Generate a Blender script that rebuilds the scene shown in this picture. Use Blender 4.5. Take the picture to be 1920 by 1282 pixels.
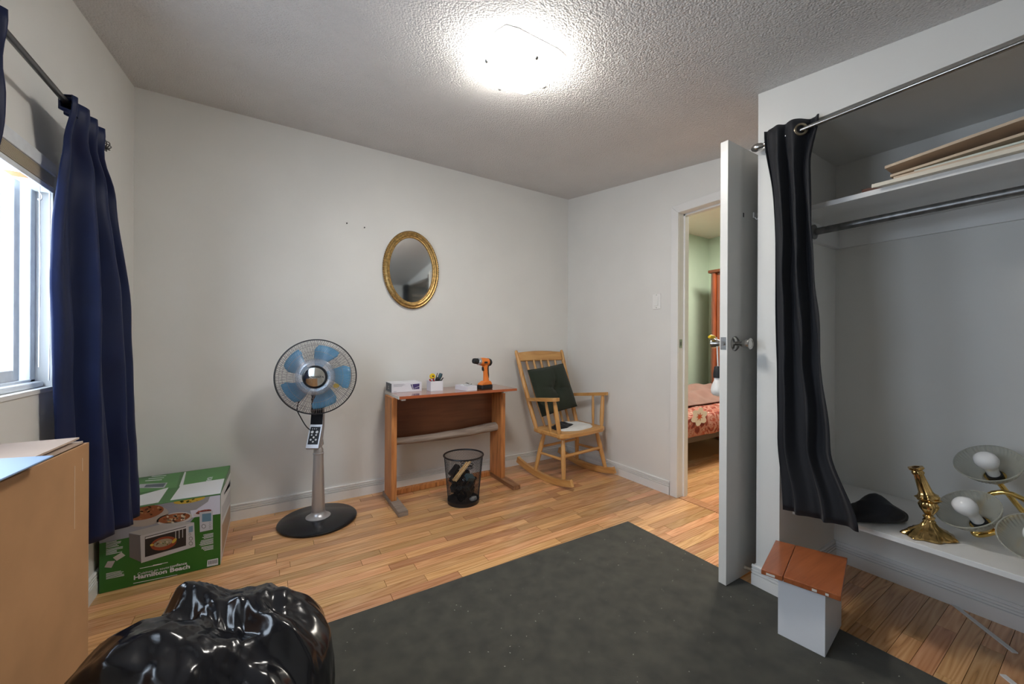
import bpy, bmesh, math, random
from mathutils import Vector, Matrix, Euler, noise
random.seed(7)
S = bpy.context.scene
COL = S.collection
PI = math.pi
for o in list(bpy.data.objects):
    bpy.data.objects.remove(o)

# ------------------------------------------------------------------ camera, world, lights, exposure
F_PX, YAW, PITCH, ROLL, CAM_H = 719.613, .55805, -6e-5, .00497, 1.1104
_w = Vector((math.sin(YAW)*math.cos(PITCH), math.cos(YAW)*math.cos(PITCH), math.sin(PITCH)))
_r0 = Vector((math.cos(YAW), -math.sin(YAW), 0)); _u0 = _r0.cross(_w)
_r = _r0*math.cos(ROLL)+_u0*math.sin(ROLL); _u = -_r0*math.sin(ROLL)+_u0*math.cos(ROLL)
cam_d = bpy.data.cameras.new('camera'); cam = bpy.data.objects.new('camera', cam_d); COL.objects.link(cam)
cam_d.sensor_fit = 'HORIZONTAL'; cam_d.sensor_width = 36; cam_d.lens = F_PX/1920*36; cam_d.clip_start = .01
_m = Matrix((_r, _u, -_w)).transposed().to_4x4(); _m.translation = (0, 0, CAM_H); cam.matrix_world = _m
S.camera = cam

wd = bpy.data.worlds.new('daylight'); S.world = wd; wd.use_nodes = True
wd.node_tree.nodes['Background'].inputs[0].default_value = (.80, .90, 1, 1)
wd.node_tree.nodes['Background'].inputs[1].default_value = 5.0

def area(name, loc, rot, sx, sy, power, col, portal=False):
    l = bpy.data.lights.new(name, 'AREA'); l.shape = 'RECTANGLE'; l.size = sx; l.size_y = sy
    l.energy = power; l.color = col
    if portal: l.cycles.is_portal = True
    o = bpy.data.objects.new(name, l); COL.objects.link(o); o.location = loc; o.rotation_euler = rot
    return o
area('window_left_offscreen', (-.80, 1.2, 1.33), (0, -PI/2, 0), .80, 1.6, 1, (1, 1, 1), True)
# the bedroom beyond the doorway is lit in the photograph; no lamp is seen, an assumed area light is added behind the closet wall
area('bedroom_light_assumed', (3.75, 1.75, 2.46), (0, 0, 0), .5, .5, 24, (1, .93, .82))
S.view_settings.view_transform = 'Standard'; S.view_settings.look = 'None'
S.view_settings.exposure = 1.35; S.view_settings.gamma = 1; S.view_settings.use_curve_mapping = False
LAMP_STRENGTH = 23.0

# ------------------------------------------------------------------ room dimensions
XL, XR, YB, XC, YC = -.6564, 2.470, 2.921, 1.878, .894
YF = -.62
HB, CS = 2.516, .1327
def cz(y): return HB-CS*(YB-y)
def on(ax, val, x, y):
    d = _r*((x-960)/F_PX)-_u*((y-641)/F_PX)+_w
    o = Vector((0, 0, CAM_H)); i = 'xyz'.index(ax)
    return o+d*((val-o[i])/d[i])

# ------------------------------------------------------------------ materials
def _nodes(name):
    m = bpy.data.materials.new(name); m.use_nodes = True
    nt = m.node_tree; return m, nt, nt.nodes['Principled BSDF'], nt.nodes.new, nt.links.new
def mat(name, c, rough=.5, metal=0, var=0, vscale=8, bump=0, bscale=200, trans=0, alpha=1, coat=0, spec=.5, ior=1.45,
        emis=None, estr=0, sheen=0, vvec=(1, 1, 1), bvec=(1, 1, 1), c2=None, detail=4, aniso=0):
    m, nt, b, N, Lk = _nodes(name)
    b.inputs['Base Color'].default_value = (*c, 1); b.inputs['Roughness'].default_value = rough
    b.inputs['Metallic'].default_value = metal; b.inputs['IOR'].default_value = ior
    b.inputs['Transmission Weight'].default_value = trans; b.inputs['Alpha'].default_value = alpha
    b.inputs['Coat Weight'].default_value = coat; b.inputs['Specular IOR Level'].default_value = spec
    b.inputs['Sheen Weight'].default_value = sheen
    if emis: b.inputs['Emission Color'].default_value = (*emis, 1); b.inputs['Emission Strength'].default_value = estr
    tc = None
    if var or bump: tc = N('ShaderNodeTexCoord')
    if var:
        mp = N('ShaderNodeMapping'); mp.inputs['Scale'].default_value = vvec; Lk(tc.outputs['Object'], mp.inputs[0])
        nz = N('ShaderNodeTexNoise'); nz.inputs['Scale'].default_value = vscale; nz.inputs['Detail'].default_value = detail
        Lk(mp.outputs[0], nz.inputs['Vector'])
        rp = N('ShaderNodeValToRGB'); rp.color_ramp.elements[0].position = .3; rp.color_ramp.elements[1].position = .7
        d = c2 if c2 else tuple(max(0, x*(1-var)) for x in c)
        u = c if c2 else tuple(min(1, x*(1+var*.5)) for x in c)
        rp.color_ramp.elements[0].color = (*d, 1); rp.color_ramp.elements[1].color = (*u, 1)
        Lk(nz.outputs['Fac'], rp.inputs[0]); Lk(rp.outputs[0], b.inputs['Base Color'])
    if bump:
        mp2 = N('ShaderNodeMapping'); mp2.inputs['Scale'].default_value = bvec; Lk(tc.outputs['Object'], mp2.inputs[0])
        n2 = N('ShaderNodeTexNoise'); n2.inputs['Scale'].default_value = bscale; n2.inputs['Detail'].default_value = 3
        Lk(mp2.outputs[0], n2.inputs['Vector'])
        bp = N('ShaderNodeBump'); bp.inputs['Strength'].default_value = bump; bp.inputs['Distance'].default_value = .002
        Lk(n2.outputs['Fac'], bp.inputs['Height']); Lk(bp.outputs[0], b.inputs['Normal'])
    return m
def wood(name, c1, c2, vec, rough=.4, coat=0, rings=9, rand=0.0, bump=.15, world=False, dark=.55):
    """grain as contour lines of a stretched noise; vec = scale per axis (small along the grain)"""
    m, nt, b, N, Lk = _nodes(name)
    b.inputs['Roughness'].default_value = rough; b.inputs['Coat Weight'].default_value = coat; b.inputs['Coat Roughness'].default_value = .15
    if world: src = N('ShaderNodeNewGeometry').outputs['Position']
    else: src = N('ShaderNodeTexCoord').outputs['Object']
    oi = N('ShaderNodeObjectInfo')
    mp = N('ShaderNodeVectorMath'); mp.operation = 'MULTIPLY'; mp.inputs[1].default_value = vec; Lk(src, mp.inputs[0])
    off = N('ShaderNodeMath'); off.operation = 'MULTIPLY'; off.inputs[1].default_value = 173.0; Lk(oi.outputs['Random'], off.inputs[0])
    ad = N('ShaderNodeVectorMath'); ad.operation = 'ADD'; Lk(mp.outputs[0], ad.inputs[0]); Lk(off.outputs[0], ad.inputs[1])
    n1 = N('ShaderNodeTexNoise'); n1.inputs['Scale'].default_value = 1; n1.inputs['Detail'].default_value = 1.5; Lk(ad.outputs[0], n1.inputs['Vector'])
    mu = N('ShaderNodeMath'); mu.operation = 'MULTIPLY'; mu.inputs[1].default_value = rings; Lk(n1.outputs['Fac'], mu.inputs[0])
    pp = N('ShaderNodeMath'); pp.operation = 'PINGPONG'; pp.inputs[1].default_value = .5; Lk(mu.outputs[0], pp.inputs[0])
    sc = N('ShaderNodeVectorMath'); sc.operation = 'MULTIPLY'; sc.inputs[1].default_value = (2.2, 7, 7); Lk(ad.outputs[0], sc.inputs[0])
    n2 = N('ShaderNodeTexNoise'); n2.inputs['Scale'].default_value = 1; n2.inputs['Detail'].default_value = 4; Lk(sc.outputs[0], n2.inputs['Vector'])
    mx = N('ShaderNodeMath'); mx.operation = 'MULTIPLY_ADD'; mx.inputs[1].default_value = 1.1; Lk(pp.outputs[0], mx.inputs[0])
    hf = N('ShaderNodeMath'); hf.operation = 'MULTIPLY'; hf.inputs[1].default_value = .7; Lk(n2.outputs['Fac'], hf.inputs[0]); Lk(hf.outputs[0], mx.inputs[2])
    rp = N('ShaderNodeValToRGB'); e = rp.color_ramp.elements
    e[0].position = .22; e[0].color = (*[x*dark for x in c2], 1); e[1].position = .95; e[1].color = (*c1, 1)
    k = e.new(.42); k.color = (*c2, 1)
    Lk(mx.outputs[0], rp.inputs[0])
    out = rp.outputs[0]
    if rand:
        hs = N('ShaderNodeHueSaturation')
        mr = N('ShaderNodeMapRange'); mr.inputs['To Min'].default_value = 1-rand; mr.inputs['To Max'].default_value = 1+rand*.6
        Lk(oi.outputs['Random'], mr.inputs['Value']); Lk(mr.outputs[0], hs.inputs['Value'])
        m3 = N('ShaderNodeMath'); m3.operation = 'MULTIPLY'; m3.inputs[1].default_value = 7.31; Lk(oi.outputs['Random'], m3.inputs[0])
        fr = N('ShaderNodeMath'); fr.operation = 'FRACT'; Lk(m3.outputs[0], fr.inputs[0])
        mh = N('ShaderNodeMapRange'); mh.inputs['To Min'].default_value = .488; mh.inputs['To Max'].default_value = .508
        Lk(fr.outputs[0], mh.inputs['Value']); Lk(mh.outputs[0], hs.inputs['Hue']); Lk(out, hs.inputs['Color']); out = hs.outputs[0]
    Lk(out, b.inputs['Base Color'])
    bp = N('ShaderNodeBump'); bp.inputs['Strength'].default_value = bump; bp.inputs['Distance'].default_value = .001
    Lk(mx.outputs[0], bp.inputs['Height']); Lk(bp.outputs[0], b.inputs['Normal'])
    return m

M = {}
M['wall'] = mat('wall_paint', (.76, .76, .735), .55, var=.035, vscale=2.5, bump=.05, bscale=60)
M['white'] = mat('white_gloss_paint', (.80, .80, .79), .35, var=.03, vscale=5)
M['door'] = mat('door_paint', (.78, .78, .755), .28, var=.03, vscale=3)
M['ceil'] = mat('popcorn_ceiling', (.70, .69, .68), .9, var=.05, vscale=3)
def _pop():
    m = M['ceil']; nt = m.node_tree; b = nt.nodes['Principled BSDF']
    tc = nt.nodes.new('ShaderNodeTexCoord'); n = nt.nodes.new('ShaderNodeTexNoise'); n.inputs['Scale'].default_value = 170; n.inputs['Detail'].default_value = 2.5
    v = nt.nodes.new('ShaderNodeTexVoronoi'); v.inputs['Scale'].default_value = 120
    ad = nt.nodes.new('ShaderNodeMath'); ad.operation = 'SUBTRACT'
    nt.links.new(tc.outputs['Object'], n.inputs['Vector']); nt.links.new(tc.outputs['Object'], v.inputs['Vector'])
    nt.links.new(n.outputs['Fac'], ad.inputs[0]); nt.links.new(v.outputs['Distance'], ad.inputs[1])
    bp = nt.nodes.new('ShaderNodeBump'); bp.inputs['Strength'].default_value = .75; bp.inputs['Distance'].default_value = .006
    nt.links.new(ad.outputs[0], bp.inputs['Height']); nt.links.new(bp.outputs[0], b.inputs['Normal'])
_pop()
M['plank'] = wood('oak_floor', (.78, .45, .22), (.62, .315, .130), (1.3, 22, 1), .27, coat=.35, rings=9, rand=.30, world=True, dark=.66)
M['gap'] = mat('sub_floor_wood', (.36, .20, .09), .8)
M['rug'] = mat('rug_pile', (.047, .045, .032), .95, var=.45, vscale=14, bump=.8, bscale=900, detail=8, sheen=.2)
M['green_wall'] = mat('mint_wall', (.50, .62, .50), .6, var=.02)
M['ceil2'] = mat('bedroom_ceiling', (.74, .70, .62), .8, var=.02)
M['chrome'] = mat('chrome', (.75, .75, .74), .16, 1)
M['steel'] = mat('brushed_steel', (.44, .43, .41), .24, 1)
M['dark_steel'] = mat('galvanised_pipe', (.30, .30, .30), .42, 1, var=.35, vscale=30)
M['rod'] = mat('curtain_rod_pewter', (.14, .14, .14), .32, 1)
M['black'] = mat('black_plastic', (.012, .012, .014), .35)
M['black_satin'] = mat('black_lacquer', (.010, .011, .014), .22, var=.2)
M['rubber'] = mat('black_rubber', (.015, .016, .018), .6)
M['silver'] = mat('silver_plastic', (.52, .52, .54), .3, .65)
M['plastic_white'] = mat('white_plastic', (.82, .82, .80), .35)
M['navy'] = mat('navy_satin', (.0045, .012, .055), .52, sheen=.03, spec=.35, var=.15, bump=.1, bscale=500)
M['black_cloth'] = mat('black_curtain_cloth', (.008, .009, .013), .7, sheen=.08, bump=.1, bscale=700)
M['brass'] = mat('polished_brass', (.86, .60, .20), .14, 1, var=.12, vscale=20)
M['old_brass'] = mat('antique_brass', (.74, .50, .20), .16, 1, var=.55, vscale=40)
M['gold'] = mat('gilt_frame', (.50, .32, .12), .38, .8, var=.5, vscale=60)
M['mirror'] = mat('mirror_glass', (.82, .84, .82), .05, 1)

# ------------------------------------------------------------------ mesh builder
class B:
    def __init__(s): s.v = []; s.f = []
    def add(s, vs, fs):
        n = len(s.v); s.v += [Vector(v) for v in vs]; s.f += [tuple(i+n for i in f) for f in fs]; return s
    def box(s, x0, x1, y0, y1, z0, z1):
        return s.add([(x0, y0, z0), (x1, y0, z0), (x1, y1, z0), (x0, y1, z0), (x0, y0, z1), (x1, y0, z1), (x1, y1, z1), (x0, y1, z1)],
                     [(0, 3, 2, 1), (4, 5, 6, 7), (0, 1, 5, 4), (1, 2, 6, 5), (2, 3, 7, 6), (3, 0, 4, 7)])
    def obox(s, m, sx, sy, sz):
        b = B().box(-sx/2, sx/2, -sy/2, sy/2, -sz/2, sz/2); return s.add([m @ v for v in b.v], b.f)
    def prism(s, pts, off):
        n = len(pts); off = Vector(off); p = [Vector(q) for q in pts]
        return s.add(p+[q+off for q in p], [tuple(range(n))[::-1], tuple(range(n, 2*n))]+[(i, (i+1) % n, n+(i+1) % n, n+i) for i in range(n)])
    def tube(s, pts, r, n=8, closed=False, flat=1.0, cap=True):
        P = [Vector(p) for p in pts]; k = len(P)
        rr = r if isinstance(r, (list, tuple)) else [r]*k
        vs = []; fs = []; up = None
        for i in range(k):
            if closed: t = (P[(i+1) % k]-P[i-1]).normalized()
            else: t = (P[min(i+1, k-1)]-P[max(i-1, 0)]).normalized()
            if up is None:
                up = Vector((0, 0, 1)) if abs(t.z) < .9 else Vector((0, 1, 0))
            a = t.cross(up).normalized(); up = a.cross(t).normalized()
            for j in range(n):
                q = 2*PI*j/n; vs.append(P[i]+(a*math.cos(q)+up*math.sin(q)*flat)*rr[i])
        for i in range(k if closed else k-1):
            for j in range(n):
                i2 = (i+1) % k; fs.append((i*n+j, i*n+(j+1) % n, i2*n+(j+1) % n, i2*n+j))
        if not closed and cap: fs += [tuple(range(n))[::-1], tuple((k-1)*n+j for j in range(n))]
        return s.add(vs, fs)
    def cyl(s, p0, p1, r0, r1=None, n=20): return s.tube([p0, p1], [r0, r1 if r1 is not None else r0], n)
    def lathe(s, prof, n=32, m=Matrix(), lobes=None, sy=1.0, nocap=False):
        vs = []; fs = []; k = len(prof)
        for i, (r, z) in enumerate(prof):
            for j in range(n):
                a = 2*PI*j/n; q = r*(lobes(a, z) if lobes else 1)
                vs.append(m @ Vector((q*math.cos(a), q*math.sin(a)*sy, z)))
        for i in range(k-1):
            for j in range(n): fs.append((i*n+j, i*n+(j+1) % n, (i+1)*n+(j+1) % n, (i+1)*n+j))
        closed = prof[0] == prof[-1] or nocap
        if prof[0][0] > 1e-5 and not closed: fs.append(tuple(range(n))[::-1])
        if prof[-1][0] > 1e-5 and not closed: fs.append(tuple((k-1)*n+j for j in range(n)))
        return s.add(vs, fs)
    def grid(s, fn, nu, nv, wrap=False):
        vs = [fn(i/nu, j/nv) for j in range(nv+1) for i in range(nu+1)]
        fs = [(j*(nu+1)+i, j*(nu+1)+i+1, (j+1)*(nu+1)+i+1, (j+1)*(nu+1)+i) for j in range(nv) for i in range(nu)]
        return s.add(vs, fs)
    def poly(s, pts): n = len(pts); return s.add(pts, [tuple(range(n))])
    def sphere(s, c, rx, ry=None, rz=None, n=20, k=12):
        ry = rx if ry is None else ry; rz = rx if rz is None else rz; c = Vector(c)
        vs = []; fs = []
        for i in range(k+1):
            t = PI*i/k
            for j in range(n):
                a = 2*PI*j/n; vs.append(c+Vector((rx*math.sin(t)*math.cos(a), ry*math.sin(t)*math.sin(a), -rz*math.cos(t))))
        for i in range(k):
            for j in range(n): fs.append((i*n+j, i*n+(j+1) % n, (i+1)*n+(j+1) % n, (i+1)*n+j))
        return s.add(vs, fs)
    def xf(s, m): s.v = [m @ v for v in s.v]; return s

def build(name, b, m, parent=None, smooth=False, bevel=0, seg=2, solid=0, sub=0, local=False, angle=40):
    me = bpy.data.meshes.new(name)
    o = bpy.data.objects.new(name, me)
    c = Vector((0, 0, 0))
    if parent is None and b.v:
        xs = [v.x for v in b.v]; ys = [v.y for v in b.v]; zs = [v.z for v in b.v]
        c = Vector(((min(xs)+max(xs))/2, (min(ys)+max(ys))/2, min(zs)))
    me.from_pydata([tuple(v-c) for v in b.v], [], b.f)
    bm = bmesh.new(); bm.from_mesh(me); bmesh.ops.remove_doubles(bm, verts=bm.verts, dist=1e-6)
    big = [f for f in bm.faces if len(f.verts) > 4]
    if big: bmesh.ops.triangulate(bm, faces=big, ngon_method='EAR_CLIP')
    bmesh.ops.recalc_face_normals(bm, faces=bm.faces); bm.to_mesh(me); bm.free()
    COL.objects.link(o); o.location = c
    me.materials.append(M[m] if isinstance(m, str) else m)
    if smooth:
        for p in me.polygons: p.use_smooth = True
        me.set_sharp_from_angle(angle=math.radians(angle))
    if solid:
        q = o.modifiers.new('thickness', 'SOLIDIFY'); q.thickness = solid; q.offset = 0
    if bevel:
        q = o.modifiers.new('bevel', 'BEVEL'); q.width = bevel; q.segments = seg; q.limit_method = 'ANGLE'
    if sub:
        q = o.modifiers.new('sub', 'SUBSURF'); q.levels = sub; q.render_levels = sub
    if parent is not None:
        o.parent = parent
        if not local:
            pm = Matrix.Identity(4); q = parent
            chain = []
            while q is not None: chain.append(q); q = q.parent
            for q in reversed(chain): pm = pm @ q.matrix_parent_inverse @ q.matrix_basis
            o.matrix_parent_inverse = pm.inverted()
    return o
def thing(name, label, cat, loc=(0, 0, 0), rz=0, group=None):
    o = bpy.data.objects.new(name, None); COL.objects.link(o); o.location = loc; o.rotation_euler = (0, 0, rz); o.empty_display_size = .05
    return tag(o, label, cat, group)
def tag(o, label, cat, group=None):
    o['label'] = label; o['category'] = cat
    if group: o['group'] = group
    return o
def struct(name, b, m, label=None, cat=None, **k):
    o = build(name, b, m, **k); o['kind'] = 'structure'
    if label: o['label'] = label; o['category'] = cat
    return o
def textmesh(txt, size, bold=0, align='LEFT', ext=.0002):
    cu = bpy.data.curves.new('lettering', 'FONT'); cu.body = txt; cu.size = size; cu.offset = bold; cu.align_x = align; cu.extrude = ext
    cu.resolution_u = 3
    o = bpy.data.objects.new('lettering', cu); COL.objects.link(o)
    dg = bpy.context.evaluated_depsgraph_get(); dg.update()
    me = bpy.data.meshes.new_from_object(o.evaluated_get(dg)); bpy.data.objects.remove(o)
    b = B(); b.add([v.co.copy() for v in me.vertices], [tuple(p.vertices) for p in me.polygons]); bpy.data.meshes.remove(me)
    return b
def frame(o, ex, ey, ez):
    m = Matrix((Vector(ex).normalized(), Vector(ey).normalized(), Vector(ez).normalized())).transposed().to_4x4(); m.translation = o; return m
def along(p, d, up=(0, 0, 1)):      # z axis along d
    d = Vector(d).normalized(); u = Vector(up)
    if abs(d.dot(u)) > .99: u = Vector((1, 0, 0))
    x = u.cross(d).normalized(); return frame(p, x, d.cross(x), d)
def smooth(t): return t*t*(3-2*t)
def lerp(keys, t):
    for (a, va), (b, vb) in zip(keys, keys[1:]):
        if t <= b: return va+(vb-va)*smooth((t-a)/(b-a)) if b > a else vb
    return keys[-1][1]

exec_sections = []
# ================================================================== STRUCTURE
# ---- floor: a dark sub-floor with every visible oak strip as its own plank
fl = struct('floor', B().box(XL, 4.90, YF, YB, -.05, -.0195), 'gap', 'honey oak strip floor of the bedroom', 'floor')
pm = bpy.data.meshes.new('plank')
_b = B().box(-.5, .5, -.5, .5, -1, 0); pm.from_pydata([tuple(v) for v in _b.v], [], _b.f); pm.materials.append(M['plank'])
PW = .0572; pi_ = 0
def plank(x0, x1, yc, w=PW):
    global pi_
    o = bpy.data.objects.new('plank', pm); COL.objects.link(o)
    z = random.uniform(-.0003, .0003)
    o.location = ((x0+x1)/2, yc, z); o.scale = (x1-x0-.0018, w-.0015, .019); o.parent = fl
    o.matrix_parent_inverse = Matrix.Translation(-fl.location); pi_ += 1
row = 0; y = YB-PW/2-.006
while y > -.10:
    spans = []
    if y > 1.58: spans.append((XL, XR))
    else:
        if y > 1.15: spans.append((XL, .1))
        spans.append((1.82, XR))
    if 1.05 < y < 2.2: spans.append((2.56, 3.9))
    for a, b_ in spans:
        rr_ = random.Random(row*31+int(a*10)); x = a-rr_.uniform(0, .5)
        while x < b_:
            L_ = rr_.choice([.32, .45, .6, .75, .95])
            if b_-(x+L_) < .14: L_ = b_-x
            x1 = min(x+L_, b_); x0 = max(x, a)
            if x1-x0 > .02: plank(x0, x1, y)
            x += L_
    row += 1; y -= PW
th = build('threshold_board', B().box(XR+.005, XR+.09, YC+.05, 1.70, -.006, .002), 'plank', fl, bevel=.001)

# ---- ceiling (slopes down towards the near wall)
c = B().prism([(XL, YF, cz(YF)), (XR, YF, cz(YF)), (XR, YB, cz(YB)), (XL, YB, cz(YB))], (0, 0, .05))
struct('ceiling', c, 'ceil', 'grey white popcorn textured ceiling', 'ceiling')
# ---- walls
struct('wall_back', B().box(XL-.15, 5.1, YB, YB+.12, -.03, 2.7), 'wall')
WY0, WY1, WZ0, WZ1 = .55, 2.0, .945, 1.725
WT = .16
b = B().box(XL-WT, XL, YF, WY0, -.03, 2.7).box(XL-WT, XL, WY1, YB, -.03, 2.7).box(XL-WT, XL, WY0, WY1, -.03, WZ0).box(XL-WT, XL, WY0, WY1, WZ1, 2.7)
struct('wall_left', b, 'wall')
DY0, DY1, DZ = .955, 1.70, 2.04
b = B().box(XR, XR+.11, YF, DY0, -.03, 2.7).box(XR, XR+.11, DY1, YB, -.03, 2.7).box(XR, XR+.11, DY0, DY1, DZ, 2.7)
struct('wall_right', b, 'wall')
struct('wall_front', B().box(XL-WT, XR+.11, YF-.1, YF, -.03, 2.7), 'wall')
struct('wall_closet_end', B().box(XC, XR, .80, YC, 0, 2.02).prism([(XC, .80, 2.02), (XC, YC, 2.02), (XC, YC, cz(YC)), (XC, .80, cz(.80))], (XR-XC, 0, 0)), 'wall')
b = B().prism([(XC, YF, 2.025), (XC, .80, 2.025), (XC, .80, cz(.80)), (XC, YF, cz(YF))], (XR-XC, 0, 0))
struct('wall_closet_header', b, 'wall')
struct('wall_closet_near', B().box(XC, XR, YF, YF+.08, 0, 2.025), 'wall')
# bedroom beyond the doorway
X2 = 4.87
struct('wall_bedroom_far', B().box(X2, X2+.1, YF, YB, -.03, 2.6), 'green_wall')
struct('wall_bedroom_back', B().box(XR+.11, X2, YB-.006, YB, 0, 2.48), 'green_wall')
struct('wall_bedroom_near', B().box(XR+.11, X2, YF, YF+.05, 0, 2.48), 'green_wall')
struct('ceiling_bedroom', B().box(XR+.11, X2, YF+.05, YB-.006, 2.48, 2.54), 'ceil2')

# ---- baseboards
def baseboard(name, p0, p1, nrm, h=.098, t=.014):
    p0 = Vector(p0); p1 = Vector(p1); n = Vector(nrm); prof = [(0, 0), (t, 0), (t, .058)]
    z = .058
    for k in range(3):
        prof += [(t-.0085, z+.0005), (t-.0085, z+.0048), (t-.0010*(k+1), z+.0055), (t-.0010*(k+1), z+.012)]; z += .0125
    prof += [(t-.006, h), (0, h)]
    pts = [p0+n*a+Vector((0, 0, q)) for a, q in prof]
    return struct(name, B().prism(pts, p1-p0), 'white')
baseboard('baseboard_back', (XL, YB, 0), (XR, YB, 0), (0, -1, 0))
baseboard('baseboard_left', (XL, YF, 0), (XL, YB, 0), (1, 0, 0))
baseboard('baseboard_right', (XR, 1.765, 0), (XR, YB, 0), (-1, 0, 0))
baseboard('baseboard_closet_back', (XR, YF+.08, 0), (XR, .80, 0), (-1, 0, 0))
baseboard('baseboard_closet_side', (XC, .80, 0), (XR, .80, 0), (0, -1, 0))
baseboard('baseboard_closet_front', (XC, .786, 0), (XC, YC+.014, 0), (-1, 0, 0))
baseboard('baseboard_closet_end', (XC, YC, 0), (XR, YC, 0), (0, 1, 0))

# ---- door lining and casing
b = B().box(XR-.002, XR+.112, DY1-.001, DY1+.02, 0, DZ+.02).box(XR-.002, XR+.112, DY0, DY1, DZ-.001, DZ+.02)
b.box(XR+.05, XR+.085, DY1-.013, DY1, 0, DZ).box(XR+.05, XR+.085, DY0, DY1, DZ-.013, DZ)
fr_ = struct('trim_1', b, 'white', bevel=.001)
def casing(name, pts_yz):
    return struct(name, B().prism([(XR-.0005, y_, z_) for y_, z_ in pts_yz], (-.014, 0, 0)), 'white', bevel=.003)
cw = .058
casing('trim_2', [(DY1, 0), (DY1+cw, 0), (DY1+cw, DZ+cw), (DY1, DZ)])
casing('trim_3', [(DY1, DZ), (DY1+cw, DZ+cw), (YC+.015, DZ+cw), (YC+.015, DZ)])
build('strike_plate', B().box(XR+.004, XR+.034, DY1-.0035, DY1-.0005, 1.075, 1.135), 'steel', fr_)
build('strike_hole_shade', B().box(XR+.013, XR+.025, DY1-.0045, DY1-.003, 1.09, 1.118), 'dark_steel', fr_)  # solid dark plate, its colour stands in for the shade inside the hole

# ================================================================== WINDOW
M['vinyl'] = mat('window_vinyl', (.72, .76, .80), .35, var=.08, vscale=25)
M['glass'] = None
def thin_glass(name, tint, gloss=.08, rough=.0):
    m = bpy.data.materials.new(name); m.use_nodes = True; nt = m.node_tree; nt.nodes.clear()
    o = nt.nodes.new('ShaderNodeOutputMaterial'); t = nt.nodes.new('ShaderNodeBsdfTransparent'); g = nt.nodes.new('ShaderNodeBsdfGlossy')
    x = nt.nodes.new('ShaderNodeMixShader'); t.inputs[0].default_value = (*tint, 1); g.inputs['Roughness'].default_value = rough; x.inputs[0].default_value = gloss
    nt.links.new(t.outputs[0], x.inputs[1]); nt.links.new(g.outputs[0], x.inputs[2]); nt.links.new(x.outputs[0], o.inputs[0]); return m
M['glass'] = thin_glass('window_glass', (.95, .97, 1))
wx0, wx1 = XL-.13, XL-.04
w1 = struct('window_1', B().box(wx0, wx1, WY1-.03, WY1, WZ0, WZ1).box(wx0, wx1, WY0, WY0+.03, WZ0, WZ1).box(wx0, wx1, WY0, WY1, WZ1-.03, WZ1)
            .box(wx0, wx1, WY0, WY1, WZ0, WZ0+.03), 'vinyl', 'white vinyl sliding window with raised blind', 'window', bevel=.002)
build('window_sill', B().box(XL-WT, XL+.004, WY0, WY1+.002, WZ0-.014, WZ0+.002), 'white', w1, bevel=.002)
build('window_track', B().box(wx1-.005, wx1+.022, WY0+.002, WY1-.002, WZ0+.002, WZ0+.022), 'vinyl', w1, bevel=.006)
def sash(y0, y1, x0, x1, nm):
    z0, z1 = WZ0+.03, WZ1-.03; t = .036
    s_ = build(nm, B().box(x0, x1, y0, y0+t, z0, z1).box(x0, x1, y1-t, y1, z0, z1).box(x0, x1, y0+t, y1-t, z0, z0+t).box(x0, x1, y0+t, y1-t, z1-t, z1), 'vinyl', w1, bevel=.002)
    build('pane', B().box((x0+x1)/2-.002, (x0+x1)/2+.002, y0+t, y1-t, z0+t, z1-t), 'glass', s_)
    return s_
sash(1.20, WY1-.055, wx0+.045, wx0+.075, 'sliding_sash'); sash(WY0+.03, 1.27, wx0+.01, wx0+.04, 'fixed_sash')
# raised horizontal blind hung in the window opening
M['slat'] = mat('blind_slat', (.55, .48, .36), .4)
M['orange'] = mat('orange_sticker', (.80, .20, .06), .5)
bl = thing('window_blind', 'raised horizontal blind with beige slats stacked under its headrail', 'blind', (XL-.02, 1.27, 1.60))
build('headrail', B().box(XL-.034, XL+.012, WY0+.02, WY1-.012, 1.680, 1.722), 'vinyl', bl, bevel=.002)
for k in range(9):
    build('slat', B().box(XL-.036, XL+.010, WY0+.03, WY1-.02, 1.639+k*.0044, 1.6412+k*.0044), 'slat', bl)
br = build('bottom_rail', B().box(XL-.035, XL+.009, WY0+.03, WY1-.02, 1.618, 1.636), 'vinyl', bl, bevel=.002)
build('warning_sticker', B().box(XL-.03, XL+.004, 1.78, 1.83, 1.6172, 1.6179), 'orange', br)
build('cord', B().tube([(XL+.003, 1.90, 1.62), (XL+.004, 1.902, 1.35), (XL+.003, 1.90, 1.02)], .0016, 6), 'plastic_white', bl)
build('cord', B().tube([(XL+.004, 1.965, 1.62), (XL+.005, 1.966, 1.1), (XL+.004, 1.965, .97)], .002, 6), 'plastic_white', bl)
build('cord_hook', B().tube([(XL+.0, 1.905+.018*math.sin(a*.5), 1.60-.014+.014*math.cos(a*.5)) for a in range(0, 8)], .002, 6), 'plastic_white', bl)

# ---- left wall curtain rod
rx, rz_ = XL+.080, 1.888
rd = thing('curtain_rod', 'dark pewter curtain rod with wire ball finial above the window', 'curtain rod', (rx, 1.3, rz_))
build('rod', B().cyl((rx, .35, rz_), (rx, 2.135, rz_), .009), 'rod', rd, smooth=True)
fb = B()
for k in range(5):
    a = k*PI/5
    fb.tube([(rx+.022*math.sin(t)*math.cos(a), 2.165+.028*-math.cos(t), rz_+.022*math.sin(t)*math.sin(a)) for t in [2*PI*i/20 for i in range(20)]], .0022, 6, closed=True)
build('finial', fb.cyl((rx, 2.13, rz_), (rx, 2.142, rz_), .012), 'rod', rd, smooth=True)
for yy in (2.115, .42):
    build('bracket', B().box(XL, XL+.006, yy-.012, yy+.012, rz_-.04, rz_+.02).box(XL, rx, yy-.004, yy+.004, rz_-.016, rz_-.009), 'rod', rd)

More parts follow.
